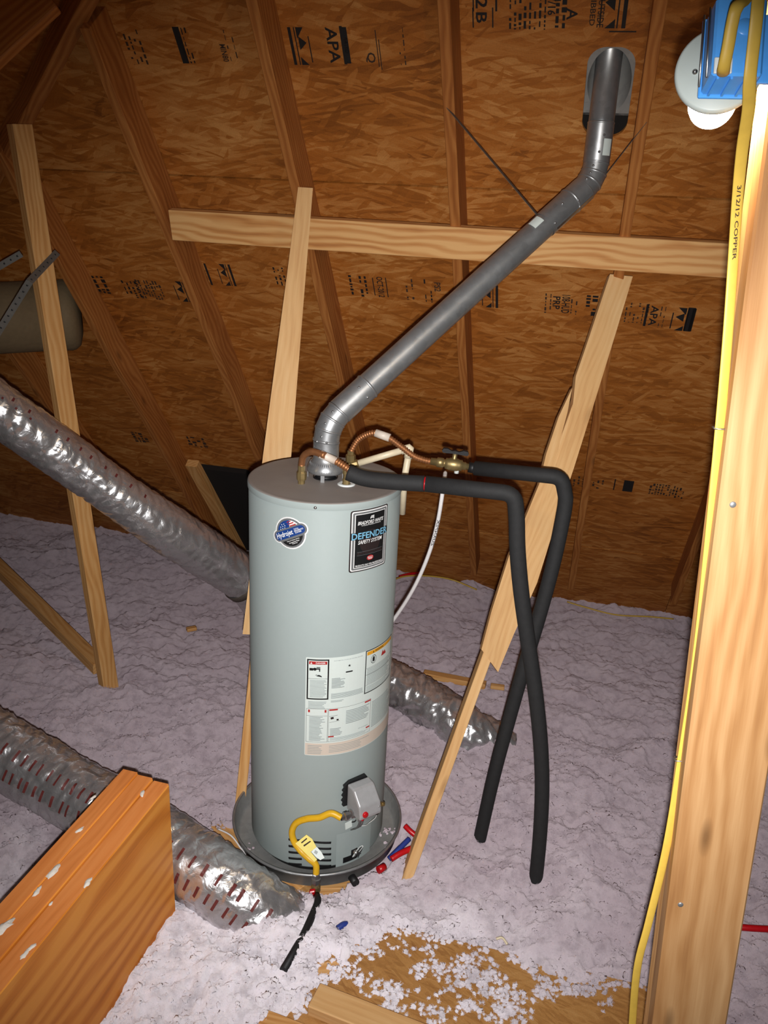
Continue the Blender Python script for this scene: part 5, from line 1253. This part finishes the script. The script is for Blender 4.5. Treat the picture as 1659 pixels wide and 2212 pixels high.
stub('cable_scrap', [(1072, 2028), (1085, 2026), (1096, 2040)], (.03, .036, .03), .004, 'pvc', 'small curled cream cable scrap at the edge of strand board', 'scrap')
stub('clear_tube', [(470, 1790), (500, 1806), (525, 1838), (556, 1868)], (.05, .05, .03, .02), .003, 'pex_white', 'thin pale line lying beside the left of the pan', 'tube')

# ================================================================== STAMPS ON THE SHEATHING
def stamp(x, y, items, mat='ink', name='grade_stamp'):
    """items in metres on the sheathing: (kind, du, dv, w, h, [text, rot]); u to the right, v up the slope"""
    h, s_ = roof_hs(at_roof(x, y)); par = None
    for p, h0, h1, s0, s1 in panels:
        if h0 <= h <= h1 and s0 <= s_ <= s1: par = p
    if par is None: par = roof
    wrp = lambda u, v: roof_pt(h + u, s_ - v, .0008)
    mb = MB()
    for it in items:
        if it[0] == 'r': mb.add([wrp(*p) for p in rect(it[1], it[2], it[3], it[4], 0, min(it[3], it[4]) * .15 if len(it) > 5 else 0)], [tuple(range(len(rect(it[1], it[2], it[3], it[4], 0, min(it[3], it[4]) * .15 if len(it) > 5 else 0))))])
        elif it[0] == 't': text_into(mb, it[5], wrp, it[1], it[2], it[3], it[4], it[6] if len(it) > 6 else -PI / 2)
        elif it[0] == 'p': mb.add([wrp(*p) for p in it[1]], [tuple(range(len(it[1])))])
    o = mb.build(name, MAT[mat], par)
    if len(items) > 1: o['kind'] = 'stuff'
    return o
def barsrows(n, w_, h_, seed, thick=.35):
    r_ = random.Random(seed); out = []
    for k in range(n):
        u = (k + .5) / n * w_ - w_ / 2; v = h_ / 2
        while v > -h_ / 2:
            l = r_.uniform(.008, .03); l = min(l, v + h_ / 2)
            if r_.random() < .7: out.append(('r', u, v - l / 2, w_ / n * thick * r_.uniform(.6, 1.4), l * .8))
            v -= l + .003
    return out
SH = .125
def logo(w_=.06, flip=1):
    a = flip
    return [('r', -a * w_ * .40, 0, w_ * .14, SH), ('r', -a * w_ * .18, 0, w_ * .05, SH), ('p', [(-a * w_ * .05, -.012), (a * w_ * .30, 0.012), (-a * w_ * .05, .034)]), ('p', [(-a * w_ * .1, SH / 2), (a * w_ * .25, SH / 2), (-a * w_ * .1, SH * .2)]), ('p', [(-a * w_ * .1, -SH / 2), (a * w_ * .25, -SH / 2), (-a * w_ * .1, -SH * .28)]), ('r', a * w_ * .42, -.01, w_ * .05, SH * .7)]
stamp(292, 102, barsrows(4, .07, SH, 1, .4), 'ink_faint')
stamp(402, 98, [('r', -.02, 0, .024, SH)] + barsrows(3, .04, SH, 2, .3), 'ink')
stamp(483, 108, [('t', 0, -.01, .06, .022, 'MIN80')], 'ink_faint')
stamp(500, 104, barsrows(2, .05, SH, 3, .14), 'ink_faint')
stamp(650, 100, logo(.075, 1), 'ink')
stamp(720, 98, [('t', 0, 0, SH * .95, .038, 'APA'), ('r', .034, 0, .010, SH), ('r', .046, 0, .014, SH * .95)], 'ink')
stamp(748, 98, [('t', .0, .0, .05, .012, 'RATED')], 'ink_faint')
stamp(800, 118, [('t', 0, -.01, .035, .034, 'Q')] + [('r', .026, .02, .003, .12), ('r', .034, .0, .003, .10)], 'ink_faint')
stamp(868, 100, barsrows(2, .03, SH, 5, .2), 'ink_faint')
stamp(980, 22, barsrows(3, .05, .13, 6, .18), 'ink_faint')
stamp(1040, 6, [('t', 0, 0, .032, .036, '2'), ('r', -.025, 0, .004, .05), ('r', .045, 0, .006, .05)], 'ink')
stamp(1040, 38, [('t', 0, 0, .032, .034, 'B'), ('r', -.026, 0, .004, .06), ('r', .035, 0, .004, .06)], 'ink')
stamp(1140, 20, barsrows(8, .12, .12, 7, .45), 'ink')
stamp(1192, 12, [('t', 0, 0, .055, .024, '7/16')], 'ink')
stamp(1212, 18, barsrows(2, .04, .12, 8, .6), 'ink')
stamp(1236, 30, [('t', 0, 0, .034, .032, 'A')], 'ink')
stamp(1290, 22, [('t', -.012, 0, .09, .016, 'RIBBED'), ('t', .012, 0, .10, .02, 'OUTSIDE')], 'ink_faint')
stamp(1326, 14, logo(.085, -1), 'ink')
stamp(1345, 68, [('r', 0, 0, .08, .004)], 'ink')
stamp(218, 615, barsrows(3, .07, .11, 9, .7), 'ink'); stamp(285, 625, barsrows(4, .09, .11, 10, .4), 'ink'); stamp(325, 626, barsrows(9, .13, .12, 11, .55), 'ink_faint'); stamp(395, 630, logo(.085, -1), 'ink')
stamp(442, 592, [('t', -.01, 0, .11, .03, 'APA'), ('r', .018, 0, .01, SH)], 'ink'); stamp(488, 594, logo(.075, -1), 'ink'); stamp(605, 598, barsrows(3, .06, .11, 12, .35), 'ink')
stamp(775, 618, barsrows(4, .09, .12, 13, .5), 'ink'); stamp(822, 620, [('t', 0, 0, .115, .028, 'OCT-2012'), ('r', -.03, 0, .004, .1), ('r', .028, 0, .004, .11)], 'ink')
stamp(885, 625, barsrows(2, .05, .12, 14, .25), 'ink_faint'); stamp(925, 628, barsrows(2, .05, .13, 15, .22), 'ink'); stamp(945, 620, [('t', 0, 0, .05, .028, 'PS2')], 'ink_faint'); stamp(1058, 640, logo(.075, -1), 'ink')
stamp(1184, 655, barsrows(2, .04, .11, 16, .3), 'ink_faint'); stamp(1202, 654, [('t', 0, 0, .07, .03, 'PRP')], 'ink'); stamp(1222, 657, [('t', 0, 0, .10, .034, '108-HUD')], 'ink'); stamp(1240, 658, barsrows(2, .04, .11, 17, .25), 'ink_faint'); stamp(1284, 662, barsrows(3, .08, .12, 18, .7), 'ink')
stamp(1375, 676, barsrows(6, .10, .11, 19, .4), 'ink_faint'); stamp(1412, 682, [('t', 0, 0, .11, .03, 'APA'), ('r', -.03, 0, .01, .12)], 'ink'); stamp(1430, 685, barsrows(2, .03, .12, 20, .25), 'ink_faint'); stamp(1474, 690, logo(.095, -1), 'ink'); stamp(1484, 690, [('r', 0.01, 0, .03, .13, 1)], 'ink')
stamp(303, 945, barsrows(4, .10, .10, 21, .7), 'ink_faint'); stamp(425, 955, barsrows(4, .13, .10, 22, .6), 'ink_faint')
stamp(1250, 1040, barsrows(3, .07, .1, 23, .4), 'ink_faint'); stamp(1292, 1044, barsrows(3, .07, .1, 24, .4), 'ink_faint'); stamp(1357, 1050, [('r', 0, 0, .05, .10), ('r', -.07, 0, .006, .1)], 'ink'); stamp(1430, 1058, barsrows(9, .13, .10, 25, .6), 'ink_faint'); stamp(1468, 1065, barsrows(3, .05, .10, 26, .4), 'ink')
